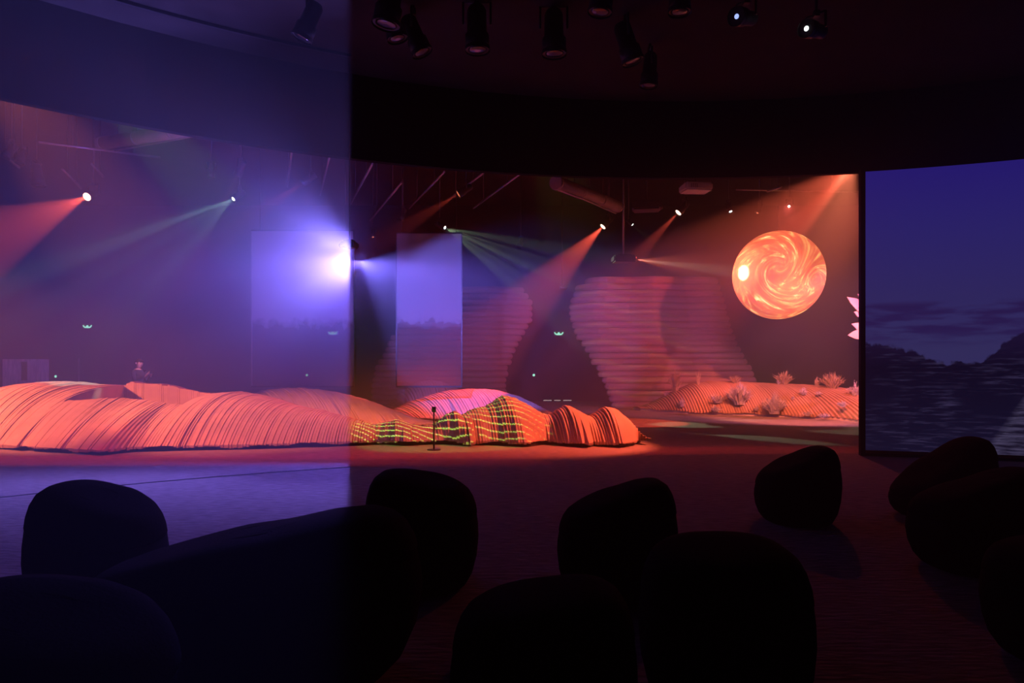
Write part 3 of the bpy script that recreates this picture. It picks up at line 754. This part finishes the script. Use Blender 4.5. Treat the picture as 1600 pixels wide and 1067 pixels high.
# pink spiky leaf sculpture mostly behind the right screen
lp = at(1372, 0, 18.2)
root = empty('leaf_sculpture', (lp.x, lp.y, 0))
zc_ = at(0, 500, 18.2).z
MB().tube([(0, 0, 0), (0.05, 0, 1.2), (0, 0, zc_ - 0.3)], [0.09, 0.07, 0.05], 10).build('stem', M['leaf_pink'], root)
MB().tube([(0, 0, 0), (0, 0, 0.06)], [0.35, 0.33], 24).build('foot_plate', M['metal'], root)
for (ex, ez, bz, w_) in ((-0.80, 0.62, -0.05, 0.15), (-0.52, 0.70, 0.2, 0.13), (-0.62, 0.22, -0.05, 0.15), (-0.78, -0.40, -0.12, 0.16), (-0.68, -0.10, -0.1, 0.14), (-0.45, -0.35, -0.2, 0.16), (0.7, 0.5, 0, 0.15), (0.8, 0.0, -0.1, 0.15), (0.7, -0.4, -0.15, 0.15), (0.0, 0.9, 0.2, 0.15)):
    v, f = [], []
    for k in range(6):
        t = k / 5; x = ex * t; z = zc_ + bz + (ez - bz) * t + 0.10 * math.sin(t * math.pi) * (-1 if ez < 0 else 0.4)
        ww = w_ * (math.sin(math.pi * min(1, 0.18 + 0.82 * t)) ** 0.7 if t < 1 else 0) + 0.004
        nx, nz_ = -(ez - bz), ex; L_ = math.hypot(nx, nz_); nx /= L_; nz_ /= L_
        for dy in (-0.012, 0.012):
            v += [(x - nx * ww, dy + 0.05 * t, z - nz_ * ww), (x + nx * ww, dy + 0.05 * t, z + nz_ * ww)]
    for k in range(5):
        a, b = k * 4, k * 4 + 4
        f += [(a, a + 1, b + 1, b), (a + 2, b + 2, b + 3, a + 3), (a, b, b + 2, a + 2), (a + 1, a + 3, b + 3, b + 1)]
    f += [(0, 2, 3, 1), (20, 21, 23, 22)]
    me = bpy.data.meshes.new('leaf'); me.from_pydata(v, [], f); fix_normals(me); link('leaf', me, M['leaf_pink'], root)
tag(root, 'pink spiky leaf sculpture cut off by the left edge of the right screen', 'sculpture')

# ---------------------------------------------------------------- lounge seats
def lounge(label, px, Y, width, depth, h_hi, h_lo, hi_deg, rz=0.0, sq=0.8):
    """boulder-shaped seat: rounded shell and a slanting domed top; hi_deg is where the top is highest (0 = +x, -90 = towards the camera)"""
    X = at(px, 0, Y).x
    root = empty('lounge_seat', (X, Y, 0), rz)
    n = 48; hx, hy = width / 2, depth / 2
    lower = [(0.70, 0.0), (0.80, 0.035), (0.90, 0.14), (0.97, 0.30), (1.0, 0.48), (0.992, 0.60), (0.965, 0.72)]
    upper = [(0.955, 0.722), (0.972, 0.735), (0.955, 0.80), (0.91, 0.88), (0.84, 0.945), (0.74, 0.985), (0.55, 1.01), (0.30, 1.015)]
    def top(th, r):
        c = 0.5 + 0.5 * r * math.cos(th - math.radians(hi_deg)); c = c * c * (3 - 2 * c)
        return h_lo + (h_hi - h_lo) * c
    for nm, prof, mt in (('shell', lower, 'seat'), ('top_cushion', upper, 'cushion')):
        v, f = [], []
        for r, q in prof:
            for k in range(n):
                th = 2 * math.pi * k / n; c, s_ = math.cos(th), math.sin(th)
                v.append((hx * r * math.copysign(abs(c) ** sq, c), hy * r * math.copysign(abs(s_) ** sq, s_), top(th, r) * q))
        for i in range(len(prof) - 1):
            for k in range(n):
                k2 = (k + 1) % n
                f.append((i * n + k, i * n + k2, (i + 1) * n + k2, (i + 1) * n + k))
        f.append(tuple(range(n))[::-1]); f.append(tuple((len(prof) - 1) * n + k for k in range(n)))
        me = bpy.data.meshes.new(nm); me.from_pydata(v, [], f)
        me.polygons.foreach_set('use_smooth', [len(p.vertices) == 4 for p in me.polygons]); me.update()
        link(nm, me, M[mt], root)
    tag(root, label, 'lounge seat', 'dark lounge seats')
lounge('black boulder seat at the far left against the blue floor', 155, 4.35, 0.76, 0.76, 0.865, 0.66, 165)
lounge('wide black two-seater lounge in the left foreground, sloping down to its left end', 396, 3.55, 1.74, 0.9, 0.87, 0.58, 0, sq=0.72)
lounge('black boulder seat right behind the wide two-seater, centre left', 660, 5.0, 0.82, 0.8, 0.83, 0.70, 160)
lounge('nearest black lounge seat in the bottom left corner', 50, 2.35, 0.92, 0.86, 0.82, 0.66, 150)
lounge('black boulder seat centre right, peaked to the right, in front of the dune end', 963, 4.75, 0.82, 0.8, 0.82, 0.60, 0)
lounge('large near black boulder seat with flat top, bottom right of centre', 1130, 3.2, 0.77, 0.76, 0.77, 0.71, 60)
lounge('near black lounge seat with low rounded back, bottom centre', 848, 2.85, 0.77, 0.72, 0.685, 0.60, 0)
lounge('small black boulder seat farthest back, below the right screen edge', 1245, 7.0, 0.80, 0.8, 0.79, 0.50, 0)
lounge('black lounge seat with steep wedge back before the right screen', 1472, 7.2, 0.98, 0.85, 0.88, 0.34, 0)
lounge('broad black lounge seat at the right, in front of the wedge-backed one', 1528, 5.4, 0.96, 0.9, 0.82, 0.55, -20)
lounge('near black lounge seat cut off by the right edge of the picture', 1680, 3.7, 0.82, 0.8, 0.66, 0.6, -20)

# ---------------------------------------------------------------- lamps in the rig
def fixture(label, px, py, Y, target, lens='lens_off', size=0.22, light=None, zup=ZC, kind='stage_light', cat='stage light', lensr=None, group='stage lights in the hall rig'):
    """can light hung by a rod: lens centre at the given spot, body behind it along the beam"""
    p = at(px, py, Y); d = (Vector(target) - p).normalized()
    L = size * 1.7; r = size / 2
    pv = p - d * L * 0.55                       # pivot of the yoke
    root = empty(kind, pv)
    q = lambda t: tuple((p + d * t) - pv)
    lr = lensr or r * 0.8
    body = MB().tube([q(-L), q(-L * 0.9), q(-L * 0.35), q(-L * 0.3), q(0.03)], [r * 0.6, r * 0.8, r * 0.82, r, r], 16).build('body', M['metal'], root)
    # raised front ring and the lens disc
    MB().tube([q(0.0), q(0.05)], [r * 1.06, r * 1.06], 16, cap=False).build('front_ring', M['metal'], body)
    MB().tube([q(0.031), q(0.04), q(0.046)], [lr, lr * 0.8, lr * 0.3], 16).build('lens', M[lens], body)
    side = d.cross(Vector((0, 0, 1)));
    if side.length < 0.05: side = Vector((1, 0, 0))
    side.normalize()
    y = MB()
    for s in (-1, 1):
        a = side * (s * r * 1.15)
        y.tube([tuple(a), tuple(a + Vector((0, 0, r * 1.9)))], 0.016, 6)
    y.tube([tuple(side * (-r * 1.15) + Vector((0, 0, r * 1.9))), tuple(side * (r * 1.15) + Vector((0, 0, r * 1.9)))], 0.016, 6)
    y.build('yoke', M['metal'], root)
    if zup > pv.z + r * 2:
        MB().tube([(0, 0, r * 1.9), (0, 0, zup - pv.z)], 0.02, 8).build('hanger_rod', M['metal'], root)
    MB().box((0, 0, r * 1.95), (0.07, 0.07, 0.08)).build('clamp', M['metal'], root)
    tag(root, label, cat, group)
    if light:
        col, power, ang, blend, gobo = light
        spot('lamp_beam', p + d * 0.07, target, col, power, ang, blend, 0.03, gobo)
    return root
ORANGE = (1.0, 0.09, 0.05)
fixture('bright red stage lamp at the far left with a beam falling left', 137, 307, 17.8, at(-300, 500, 11.5), 'lens_red', 0.26, (ORANGE, 7000, 26, 0.25, None))
fixture('white stage lamp at the left sending thin rays down left', 366, 310, 18.0, at(120, 470, 15.5), 'lens_white', 0.2, ((0.45, 0.85, 0.8), 2600, 40, 0.2, gobo_rays(7.0, 0.55, 1.7)), lensr=0.055)
fixture('small orange lamp high above the blue glare', 475, 285, 16.5, at(330, 380, 16.2), 'lens_orange', 0.2, (ORANGE, 900, 18, 0.3, None))
fixture('orange lamp above the narrow hanging panel, beam slanting down left', 718, 302, 17.6, at(560, 400, 17.2), 'lens_orange', 0.22, (ORANGE, 1400, 16, 0.3, None))
fixture('white lamp above the left canyon wall sending thin rays right', 694, 355, 21.6, at(900, 450, 19.6), 'lens_white', 0.2, ((0.7, 0.95, 0.6), 3000, 34, 0.2, gobo_rays(8.0, 0.55, 5.2)), lensr=0.05)
fixture('warm lamp left of the pole-hung projector, beam falling down left', 943, 353, 21.6, (-2.2, 20.3, 0.7), 'lens_warm', 0.24, (ORANGE, 9000, 30, 0.5, None))
fixture('warm lamp right of the pole-hung projector, under the white projector', 1061, 331, 19.6, at(930, 470, 19.2), 'lens_warm', 0.24, (ORANGE, 3600, 16, 0.3, None))
fixture('tiny white lamp just right of the projector pole', 987, 350, 21.3, at(1080, 430, 20.5), 'lens_white', 0.14, ((1.0, 0.8, 0.5), 60, 16, 0.3, None), lensr=0.035)
fixture('tiny white lamp between the warm lamp and the glowing ball', 1141, 329, 19.5, at(1200, 480, 18.5), 'lens_white', 0.16, None, lensr=0.045)
fixture('small warm lamp directly above the glowing ball', 1233, 322, 18.9, (2.2, 8.0, 0.0), 'lens_warm', 0.16, ((1.0, 0.12, 0.10), 450, 50, 0.6, None), lensr=0.035)
fixture('dim reddish lamp above and left of the glowing ball', 1184, 331, 19.2, at(1150, 420, 19.0), 'lens_orange', 0.16, None, lensr=0.03)
fixture('small red lamp low on a pole beside the right canyon wall', 883, 449, 23.0, at(1000, 440, 24.0), 'lens_red', 0.12, (ORANGE, 700, 16, 0.4, None), lensr=0.04)
fixture('dark reddish lamp over the dark gap between the canyon walls', 811, 385, 25.0, at(780, 450, 24.0), 'lens_off', 0.22)
fixture('dark lamp in the left corner of the rig', 60, 288, 17.0, at(80, 420, 17.0), 'lens_off', 0.3)
fixture('left lamp of the tilted pair at the far left edge', 10, 243, 15.5, at(-40, 300, 15.0), 'lens_off', 0.2)
fixture('right lamp of the tilted pair at the far left edge', 31, 252, 15.9, at(10, 320, 15.4), 'lens_off', 0.2)
fixture('dim lamp left of the narrow hanging panel, high up', 583, 369, 22.0, at(583, 500, 21.0), 'lens_orange', 0.16, None, lensr=0.03)
fixture('dark lamp with a lit edge above the narrow hanging panel', 626, 342, 20.4, at(590, 430, 19.9), 'lens_off', 0.2)
fixture('reddish lamp above the white ray lamp at the left', 372, 272, 16.8, at(220, 578, 18.4), 'lens_orange', 0.2, ((1.0, 0.35, 0.45), 2200, 7, 0.6, None), lensr=0.03)  # pinkish beam added to brighten the person behind the dune
fixture('small dark lamp left of the white ray lamp', 330, 275, 17.5, at(330, 400, 17.4), 'lens_off', 0.18)
fixture('red beam lamp at the top right corner of the opening', 1330, 262, 17.0, at(1215, 390, 17.6), 'lens_red', 0.26, (ORANGE, 6000, 22, 0.3, None))
# seat-side ceiling fixtures
NEAR = 'dark spotlights on the seating ceiling'
for (px, py, tx, ty, ln, sz, lb) in (
    (473, 55, 440, 130, 'lens_off', 0.26, 'dark ceiling spotlight farthest left above the seats'),
    (604, 34, 590, 120, 'lens_off', 0.34, 'big dark ceiling spotlight, upper one of the left cluster'),
    (620, 56, 640, 140, 'lens_off', 0.26, 'dark ceiling spotlight, lower one of the left cluster'),
    (658, 78, 690, 150, 'lens_off', 0.28, 'dark ceiling spotlight just right of the left cluster'),
    (746, 74, 748, 160, 'lens_off', 0.32, 'dark ceiling spotlight with a faint lit rim left of centre'),
    (866, 80, 868, 170, 'lens_off', 0.32, 'tall dark ceiling spotlight right of centre'),
    (988, 92, 1010, 160, 'lens_off', 0.30, 'dark ceiling spotlight tilted right, past the centre'),
    (1014, 130, 1010, 200, 'lens_off', 0.26, 'lowest dark ceiling spotlight close to the valance'),
    (938, 14, 930, 90, 'lens_off', 0.28, 'dark ceiling spotlight cut by the top edge, right of centre'),
    (1062, 14, 1062, 90, 'lens_off', 0.26, 'dark ceiling spotlight cut by the top edge, farther right'),
    (1153, 26, 1050, 10, 'lens_blue', 0.22, 'ceiling spotlight with a bluish lens at the upper right'),
    (1262, 45, 1150, 20, 'lens_white', 0.22, 'ceiling spotlight with a white glint at the upper right')):
    Y = 4.25 * F / (HOR - py)
    fixture(lb, px, py, Y, at(tx, ty, Y - (0.0 if ln == 'lens_off' else 0.9)), ln, sz, None, CEIL2 - 0.005, 'ceiling_spotlight', 'spotlight', 0.03 if ln in ('lens_blue', 'lens_white') else None, NEAR)

# ---------------------------------------------------------------- projectors
def projector(label, px, py, Y, w_, d_, h_, rz, m, lensmat='lens_off', pole_top=ZC, polem=None, tilt=0.0, pole_r=0.025):
    p = at(px, py, Y)
    root = empty('ceiling_projector', p, rz); root.rotation_euler = (tilt, 0, rz)
    bmx = bmesh.new(); bmesh.ops.create_cube(bmx, size=1.0)
    for vv in bmx.verts: vv.co = Vector((vv.co.x * w_, vv.co.y * d_, vv.co.z * h_))
    bmesh.ops.bevel(bmx, geom=bmx.edges[:], offset=min(h_, d_) * 0.2, segments=2, affect='EDGES')
    me = bpy.data.meshes.new('body'); bmx.to_mesh(me); bmx.free(); body = link('body', me, m, root)
    MB().tube([(w_ * 0.49, 0, 0), (w_ * 0.5 + 0.05, 0, 0)], [h_ * 0.4, h_ * 0.37], 16).build('lens_barrel', M['metal'], body)
    MB().tube([(w_ * 0.5 + 0.051, 0, 0), (w_ * 0.5 + 0.056, 0, 0)], [h_ * 0.24, h_ * 0.2], 14).build('lens', M[lensmat], body)
    MB().box((0, 0, h_ * 0.5 + 0.015), (w_ * 0.6, d_ * 0.6, 0.03)).build('mount_plate', M['metal'], root)
    MB().tube([(0, 0, h_ * 0.5 + 0.02), (0, 0, pole_top - p.z)], pole_r, 10).build('pole', polem or M['metal'], root)
    for k in range(4):
        MB().box((-w_ * 0.3 + k * 0.05, -d_ * 0.5 - 0.002, 0), (0.02, 0.006, h_ * 0.5)).build('vent_slat', M['metal'], body)
    tag(root, label, 'projector', 'projectors in the hall')
    return p
PJ = projector('black projector hung low on a long pole, beam aimed at the ball', 974, 405, 19.2, 0.62, 0.5, 0.19, 0.06, M['metal'], 'lens_projector', polem=M['steel'])
spot('ball_beam', PJ + Vector((0.40, 0.02, -0.01)), (bc.x - 0.62, bc.y - 0.4, bc.z - 0.05), (1.0, 0.72, 0.5), 8500, 9.0, 0.6, 0.02)
spot('ball_beam', PJ + Vector((0.40, 0.02, -0.01)), (bc.x, bc.y, bc.z), (1.0, 0.16, 0.09), 3600, 30, 0.6, 0.02)  # wide red fill from the projector, sized to redden the haze
projector('flat white projector under the ceiling, right of the pole-hung one', 1087, 294, 17.6, 0.72, 0.55, 0.2, 0.1, M['white_plastic'])
projector('dark projector with blue edge glow, left of the white one', 1010, 323, 18.4, 0.75, 0.55, 0.22, -0.2, M['metal'])
projector('projector at the heart of the blue glare behind the gauze edge', 546, 383, 11.0, 0.24, 0.22, 0.10, 2.9, M['metal'], 'lens_projector', pole_r=0.010)

# ---------------------------------------------------------------- ducts, pipes and rails under the ceiling
def long_pipe(name, label, cat, a, b, r, m, rods=2, seg=12, group=None):
    a, b = Vector(a), Vector(b); c = (a + b) / 2
    root = empty(name, c)
    MB().tube([tuple(a - c), tuple(b - c)], r, seg).build('tube', m, root)
    for k in range(rods):
        t = (k + 0.5) / rods; p = a.lerp(b, t) - c
        if ZC - (p.z + c.z) > r + 0.05:
            MB().tube([tuple(p + Vector((0, 0, r * 0.8))), (p.x, p.y, ZC - c.z)], 0.012, 6).build('hanger_rod', M['metal'], root)
    if cat == 'air duct':
        for t in (0.02, 0.35, 0.68, 0.98):
            p = a.lerp(b, t) - c; d = (b - a).normalized() * 0.03
            MB().tube([tuple(p - d), tuple(p + d)], r * 1.05, seg).build('joint_ring', m, root)
    tag(root, label, cat, group)
long_pipe('air_duct', 'red-lit round air duct at the upper left under the valance', 'air duct', at(158, 224, 16.5), at(330, 197, 14.5), 0.15, M['duct'], 3, 20)
long_pipe('ceiling_rail', 'thin rail running below the left air duct', 'rail', at(176, 236, 16.5), at(340, 206, 14.4), 0.022, M['steel'], 2)
long_pipe('air_duct', 'red-lit round air duct left of the pole-hung projector', 'air duct', at(868, 285, 15.6), at(966, 323, 18.6), 0.16, M['duct'], 3, 20)
long_pipe('ceiling_rail', 'thin rail running below the right air duct', 'rail', at(872, 294, 15.6), at(962, 333, 18.4), 0.022, M['steel'], 2)
PG = 'lighting bars under the hall ceiling'
for i, (a, b, lb) in enumerate((
    ((516, 240, 16.0), (500, 305, 20.0), 'thin lighting bar over the blue glare, left of the gauze edge'),
    ((456, 235, 16.0), (449, 292, 20.0), 'thin lighting bar leftmost over the blue glare'),
    ((582, 256, 15.6), (548, 318, 19.5), 'thin lighting bar just right of the gauze edge'),
    ((628, 285, 16.5), (578, 345, 20.5), 'thin lighting bar lit blue, second right of the gauze edge'),
    ((695, 268, 16.0), (640, 325, 20.0), 'thin lighting bar lit blue, third right of the gauze edge'),
    ((756, 270, 16.6), (700, 312, 20.4), 'thin lighting bar behind the orange lamp'),
    ((815, 270, 16.0), (740, 325, 20.5), 'thin lighting bar above the canyon walls'),
    ((0, 238, 15.5), (30, 262, 16.5), 'short bar carrying the tilted lamp pair at the far left'),
    ((97, 264, 17.0), (127, 294, 18.5), 'short red-lit bar left of the bright red lamp'),
    ((143, 256, 17.4), (161, 276, 18.6), 'short red-lit bar above the bright red lamp'),
    ((1199, 299, 18.0), (1221, 292, 17.0), 'short red-lit bar above the glowing ball'),
    ((1150, 296, 18.6), (1345, 300, 20.2), 'long faint bar over the glowing ball'),
    ((60, 222, 15.0), (250, 246, 17.5), 'long faint bar above the bright red lamp'))):
    long_pipe('lighting_bar', lb, 'bar', at(*a), at(*b), 0.026, M['steel'], 2, 8, PG)

# ---------------------------------------------------------------- small things in the hall
def exit_sign(label, px, py):
    Y = 29.92; p = at(px, py, Y)
    root = empty('exit_sign', p)
    MB().box((0, 0.02, 0), (0.46, 0.08, 0.22)).build('housing', M['metal'], root)
    MB().box((0, -0.0225, 0), (0.42, 0.004, 0.18)).build('dark_face', M['exit_dark'], root)
    # running figure between two arrow bars
    g_ = MB()
    def bar(x0, z0, x1, z1, t):
        a = math.atan2(z1 - z0, x1 - x0); l = math.hypot(x1 - x0, z1 - z0)
        g_.box(((x0 + x1) / 2, -0.026, (z0 + z1) / 2), (l, 0.004, t), Matrix.Rotation(-a, 3, 'Y'))
    bar(-0.19, 0.05, -0.12, -0.04, 0.05); bar(-0.12, -0.04, 0.12, -0.04, 0.06); bar(0.19, 0.05, 0.12, -0.04, 0.05); bar(0, 0.05, 0, -0.04, 0.07); bar(-0.05, 0.0, 0.05, 0.0, 0.04)
    g_.build('lit_symbol', M['exit_green'], root)
    tag(root, label, 'exit sign', 'green exit signs on the far wall')
exit_sign('green-white exit sign on the far wall at the left', 137, 510)
exit_sign('green-white exit sign seen through the wide hanging panel', 520, 520)
exit_sign('green-white exit sign in the gap between the canyon walls', 873, 521)
def marker(label, px, py):
    p = at(px, py, 29.95); root = empty('marker_light', p)
    MB().box((0, 0, 0), (0.14, 0.1, 0.14)).build('housing', M['metal'], root)
    MB().tube([(0, -0.05, 0), (0, -0.07, 0)], [0.055, 0.04], 12).build('lens', M['exit_green'], root)
    tag(root, label, 'marker light', 'small green lights low on the far wall')
marker('small green light low on the far wall at the left', 88, 588)
marker('small green light low on the far wall behind the wide hanging panel', 480, 586)
marker('small green light low on the far wall in the dark gap', 834, 586)
for a, b, lb in ((849, 862, 'left dash of the pale light strip near the floor'), (866, 876, 'middle dash of the pale light strip near the floor'), (880, 893, 'right dash of the pale light strip near the floor')):
    p = at((a + b) / 2, 625.5, 29.6); wd = (b - a) / F * 29.6
    root = empty('strip_light', (p.x, p.y, 0))
    MB().box((0, 0, p.z / 2 - 0.015), (wd, 0.06, p.z - 0.03)).build('base', M['metal'], root)
    MB().box((0, 0, p.z), (wd, 0.05, 0.03)).build('light_bar', M['led_white'], root)
    tag(root, lb, 'strip light', 'pale dashes of light near the floor')
# pale slotted cabinet
p = at(31, 598, 22.0)
root = empty('slotted_cabinet', (p.x, 22.3, 0))
wz = at(0, 561, 22.0).z; ww = 53 / F * 22.0
b_ = MB()
sx0, sx1 = (33 - 31) / F * 22, (43 - 31) / F * 22; sz0, sz1 = at(0, 594, 22).z, at(0, 565, 22).z
# front board with a real rounded slot, built as four pieces around it
front = MB()
front.box(((-ww / 2 + sx0) / 2, -0.3, wz / 2), (sx0 + ww / 2, 0.03, wz))
front.box(((ww / 2 + sx1) / 2, -0.3, wz / 2), (ww / 2 - sx1, 0.03, wz))
front.box(((sx0 + sx1) / 2, -0.3, sz0 / 2), (sx1 - sx0, 0.03, sz0))
front.box(((sx0 + sx1) / 2, -0.3, (wz + sz1) / 2), (sx1 - sx0, 0.03, wz - sz1))
front.build('front_board', M['plywood'], root)
b_.box((-ww / 2 + 0.015, 0, wz / 2), (0.03, 0.57, wz)).box((ww / 2 - 0.015, 0, wz / 2), (0.03, 0.57, wz)).box((0, 0, wz - 0.015), (ww - 0.06, 0.57, 0.03)).box((0, 0.27, wz / 2), (ww - 0.06, 0.03, wz - 0.06))
b_.build('case', M['plywood'], root)
MB().box(((sx0 + sx1) / 2, -0.26, (sz0 + sz1) / 2), (sx1 - sx0 + 0.06, 0.03, sz1 - sz0 + 0.06)).build('slot_lining', M['dark_base'], root)
tag(root, 'pale board cabinet with a dark upright slot behind the dune, far left', 'cabinet')
# thin pole by the wall
p = at(123, 560, 24.0)
root = empty('thin_post', (p.x, p.y, 0))
MB().tube([(0, 0, 0.02), (0, 0, p.z)], 0.02, 8).build('shaft', M['steel'], root); MB().tube([(0, 0, 0), (0, 0, 0.03)], 0.15, 16).build('foot', M['metal'], root)
tag(root, 'thin pale upright post behind the dune, right of the slotted cabinet', 'post')
# sensor post in front of the dune
Yp = 1.6 * F / (703 - HOR); p = at(678, 703, Yp)
root = empty('sensor_post', (p.x, p.y, 0))
hp = at(678, 642, Yp).z
MB().tube([(0, 0, 0.02), (0, 0, hp)], 0.016, 10).build('pole', M['metal'], root)
MB().tube([(0, 0, 0), (0, 0, 0.02)], [0.13, 0.12], 20).build('foot_plate', M['metal'], root)
MB().box((0, 0, hp + 0.03), (0.075, 0.06, 0.10)).build('sensor_head', M['metal'], root)
tag(root, 'slim black post with a small box head in front of the dune', 'post')

# ---------------------------------------------------------------- the person behind the dune
PY = 18.4
pp = at(216, 0, PY); 
root = empty('person', (pp.x, pp.y, 0), math.radians(-12))
# skeleton: facing +x with a slight turn to the camera, both hands raised holding a phone
J = {'pelvis': (0, 0, 0.95, 0.135), 'waist': (0.0, 0, 1.10, 0.125), 'chest': (0.01, 0, 1.28, 0.15), 'shoulder_c': (0.0, 0, 1.43, 0.10), 'neck': (0.015, 0, 1.50, 0.058), 'skull': (0.035, 0, 1.60, 0.088), 'crown': (0.03, 0, 1.69, 0.075)}
for s, nm in ((-1, 'r'), (1, 'l')):
    J['hip' + nm] = (0, s * 0.095, 0.90, 0.10); J['knee' + nm] = (0.03, s * 0.105, 0.50, 0.062); J['ankle' + nm] = (-0.01, s * 0.11, 0.09, 0.042); J['toe' + nm] = (0.17, s * 0.125, 0.04, 0.035)
    J['sh' + nm] = (0.0, s * 0.185, 1.40, 0.068); J['el' + nm] = (0.10, s * 0.23, 1.13, 0.048); J['wr' + nm] = (0.30, s * 0.09, 1.30, 0.032); J['hand' + nm] = (0.35, s * 0.055, 1.35, 0.034)
    for fi, (dz, dx) in enumerate(((0.065, 0.02), (0.05, 0.035), (0.03, 0.042), (0.012, 0.04))):
        J['f%d%s' % (fi, nm)] = (0.36 + dx * 0.6, s * 0.045, 1.355 + dz, 0.0095); J['g%d%s' % (fi, nm)] = (0.365 + dx, s * 0.012, 1.36 + dz, 0.008)
    J['t0' + nm] = (0.335, s * 0.035, 1.385, 0.011); J['t1' + nm] = (0.345, s * 0.012, 1.41, 0.009)
E = [('pelvis', 'waist'), ('waist', 'chest'), ('chest', 'shoulder_c'), ('shoulder_c', 'neck'), ('neck', 'skull'), ('skull', 'crown')]
for nm in 'rl':
    E += [('pelvis', 'hip' + nm), ('hip' + nm, 'knee' + nm), ('knee' + nm, 'ankle' + nm), ('ankle' + nm, 'toe' + nm), ('shoulder_c', 'sh' + nm), ('sh' + nm, 'el' + nm), ('el' + nm, 'wr' + nm), ('wr' + nm, 'hand' + nm), ('hand' + nm, 't0' + nm), ('t0' + nm, 't1' + nm)]
    for fi in range(4): E += [('hand' + nm, 'f%d%s' % (fi, nm)), ('f%d%s' % (fi, nm), 'g%d%s' % (fi, nm))]
names = list(J); idx = {k: i for i, k in enumerate(names)}
me = bpy.data.meshes.new('body'); me.from_pydata([J[k][:3] for k in names], [(idx[a], idx[b]) for a, b in E], []); me.update()
tmp = bpy.data.objects.new('body_tmp', me); C.objects.link(tmp)
md = tmp.modifiers.new('skin', 'SKIN'); md.use_smooth_shade = True
sv = me.skin_vertices[0].data
for k in names: sv[idx[k]].radius = (J[k][3], J[k][3])
sv[idx['pelvis']].use_root = True
for k, sc in (('chest', (0.115, 0.175)), ('waist', (0.105, 0.145)), ('pelvis', (0.115, 0.155))): sv[idx[k]].radius = sc
s2 = tmp.modifiers.new('sub', 'SUBSURF'); s2.levels = 1; s2.render_levels = 1
dg = bpy.context.evaluated_depsgraph_get(); dg.update()
bme = bpy.data.meshes.new_from_object(tmp.evaluated_get(dg)); bpy.data.objects.remove(tmp)
bme.materials.clear()
for k in ('skin', 'jacket', 'trousers', 'hair'): bme.materials.append(M[k])
for pl in bme.polygons:
    c = pl.center; pl.use_smooth = True
    if c.z > 1.47 or c.x > 0.305 and c.z > 1.2: pl.material_index = 0
    elif c.z > 0.93: pl.material_index = 1
    elif c.z > 0.09: pl.material_index = 2
    else: pl.material_index = 3
bd = bpy.data.objects.new('body', bme); C.objects.link(bd); bd.parent = root
# hair cap, nose, ears, eyes
bm = bmesh.new(); bmesh.ops.create_uvsphere(bm, u_segments=20, v_segments=12, radius=0.105)
geom = [f for f in bm.faces if f.calc_center_median().z < -0.01 and f.calc_center_median().x > -0.03 or (f.calc_center_median().x > 0.055 and f.calc_center_median().z < 0.06)]
bmesh.ops.delete(bm, geom=geom, context='FACES')
for f in bm.faces: f.smooth = True
me = bpy.data.meshes.new('hair'); bm.to_mesh(me); bm.free()
h_ = link('hair', me, M['hair'], root); h_.location = (0.02, 0, 1.665)
MB().tube([(0.115, 0, 1.665), (0.135, 0, 1.635), (0.11, 0, 1.628)], [0.010, 0.017, 0.01], 8).build('nose', M['skin'], root)
MB().tube([(0.112, -0.028, 1.60), (0.118, 0, 1.60), (0.112, 0.028, 1.60)], [0.005, 0.009, 0.005], 6).build('mouth', M['leaf_pink'], root)
for s in (-1, 1):
    MB().tube([(0.02, s * 0.088, 1.61), (0.012, s * 0.098, 1.64), (0.018, s * 0.09, 1.67)], [0.012, 0.02, 0.012], 8).build('ear', M['skin'], root)
    MB().tube([(0.10, s * 0.035, 1.66), (0.112, s * 0.035, 1.66)], [0.014, 0.008], 8).build('eye', M['hair'], root)
tag(root, 'person in dark clothes standing behind the dune with both hands raised', 'person')
ph = MB().box((0, 0, 0), (0.010, 0.15, 0.075), Matrix.Rotation(0.1, 3, 'Y')).build('phone', M['metal'])
ph.location = root.matrix_world @ Vector((0, 0, 0))
rotm = Matrix.Rotation(math.radians(-12), 4, 'Z')
ph.location = Vector((pp.x, pp.y, 0)) + (rotm @ Vector((0.425, 0, 1.40))); ph.rotation_euler = (0, 0, math.radians(-12))
tag(ph, 'small dark phone held up by the person behind the dune', 'phone')
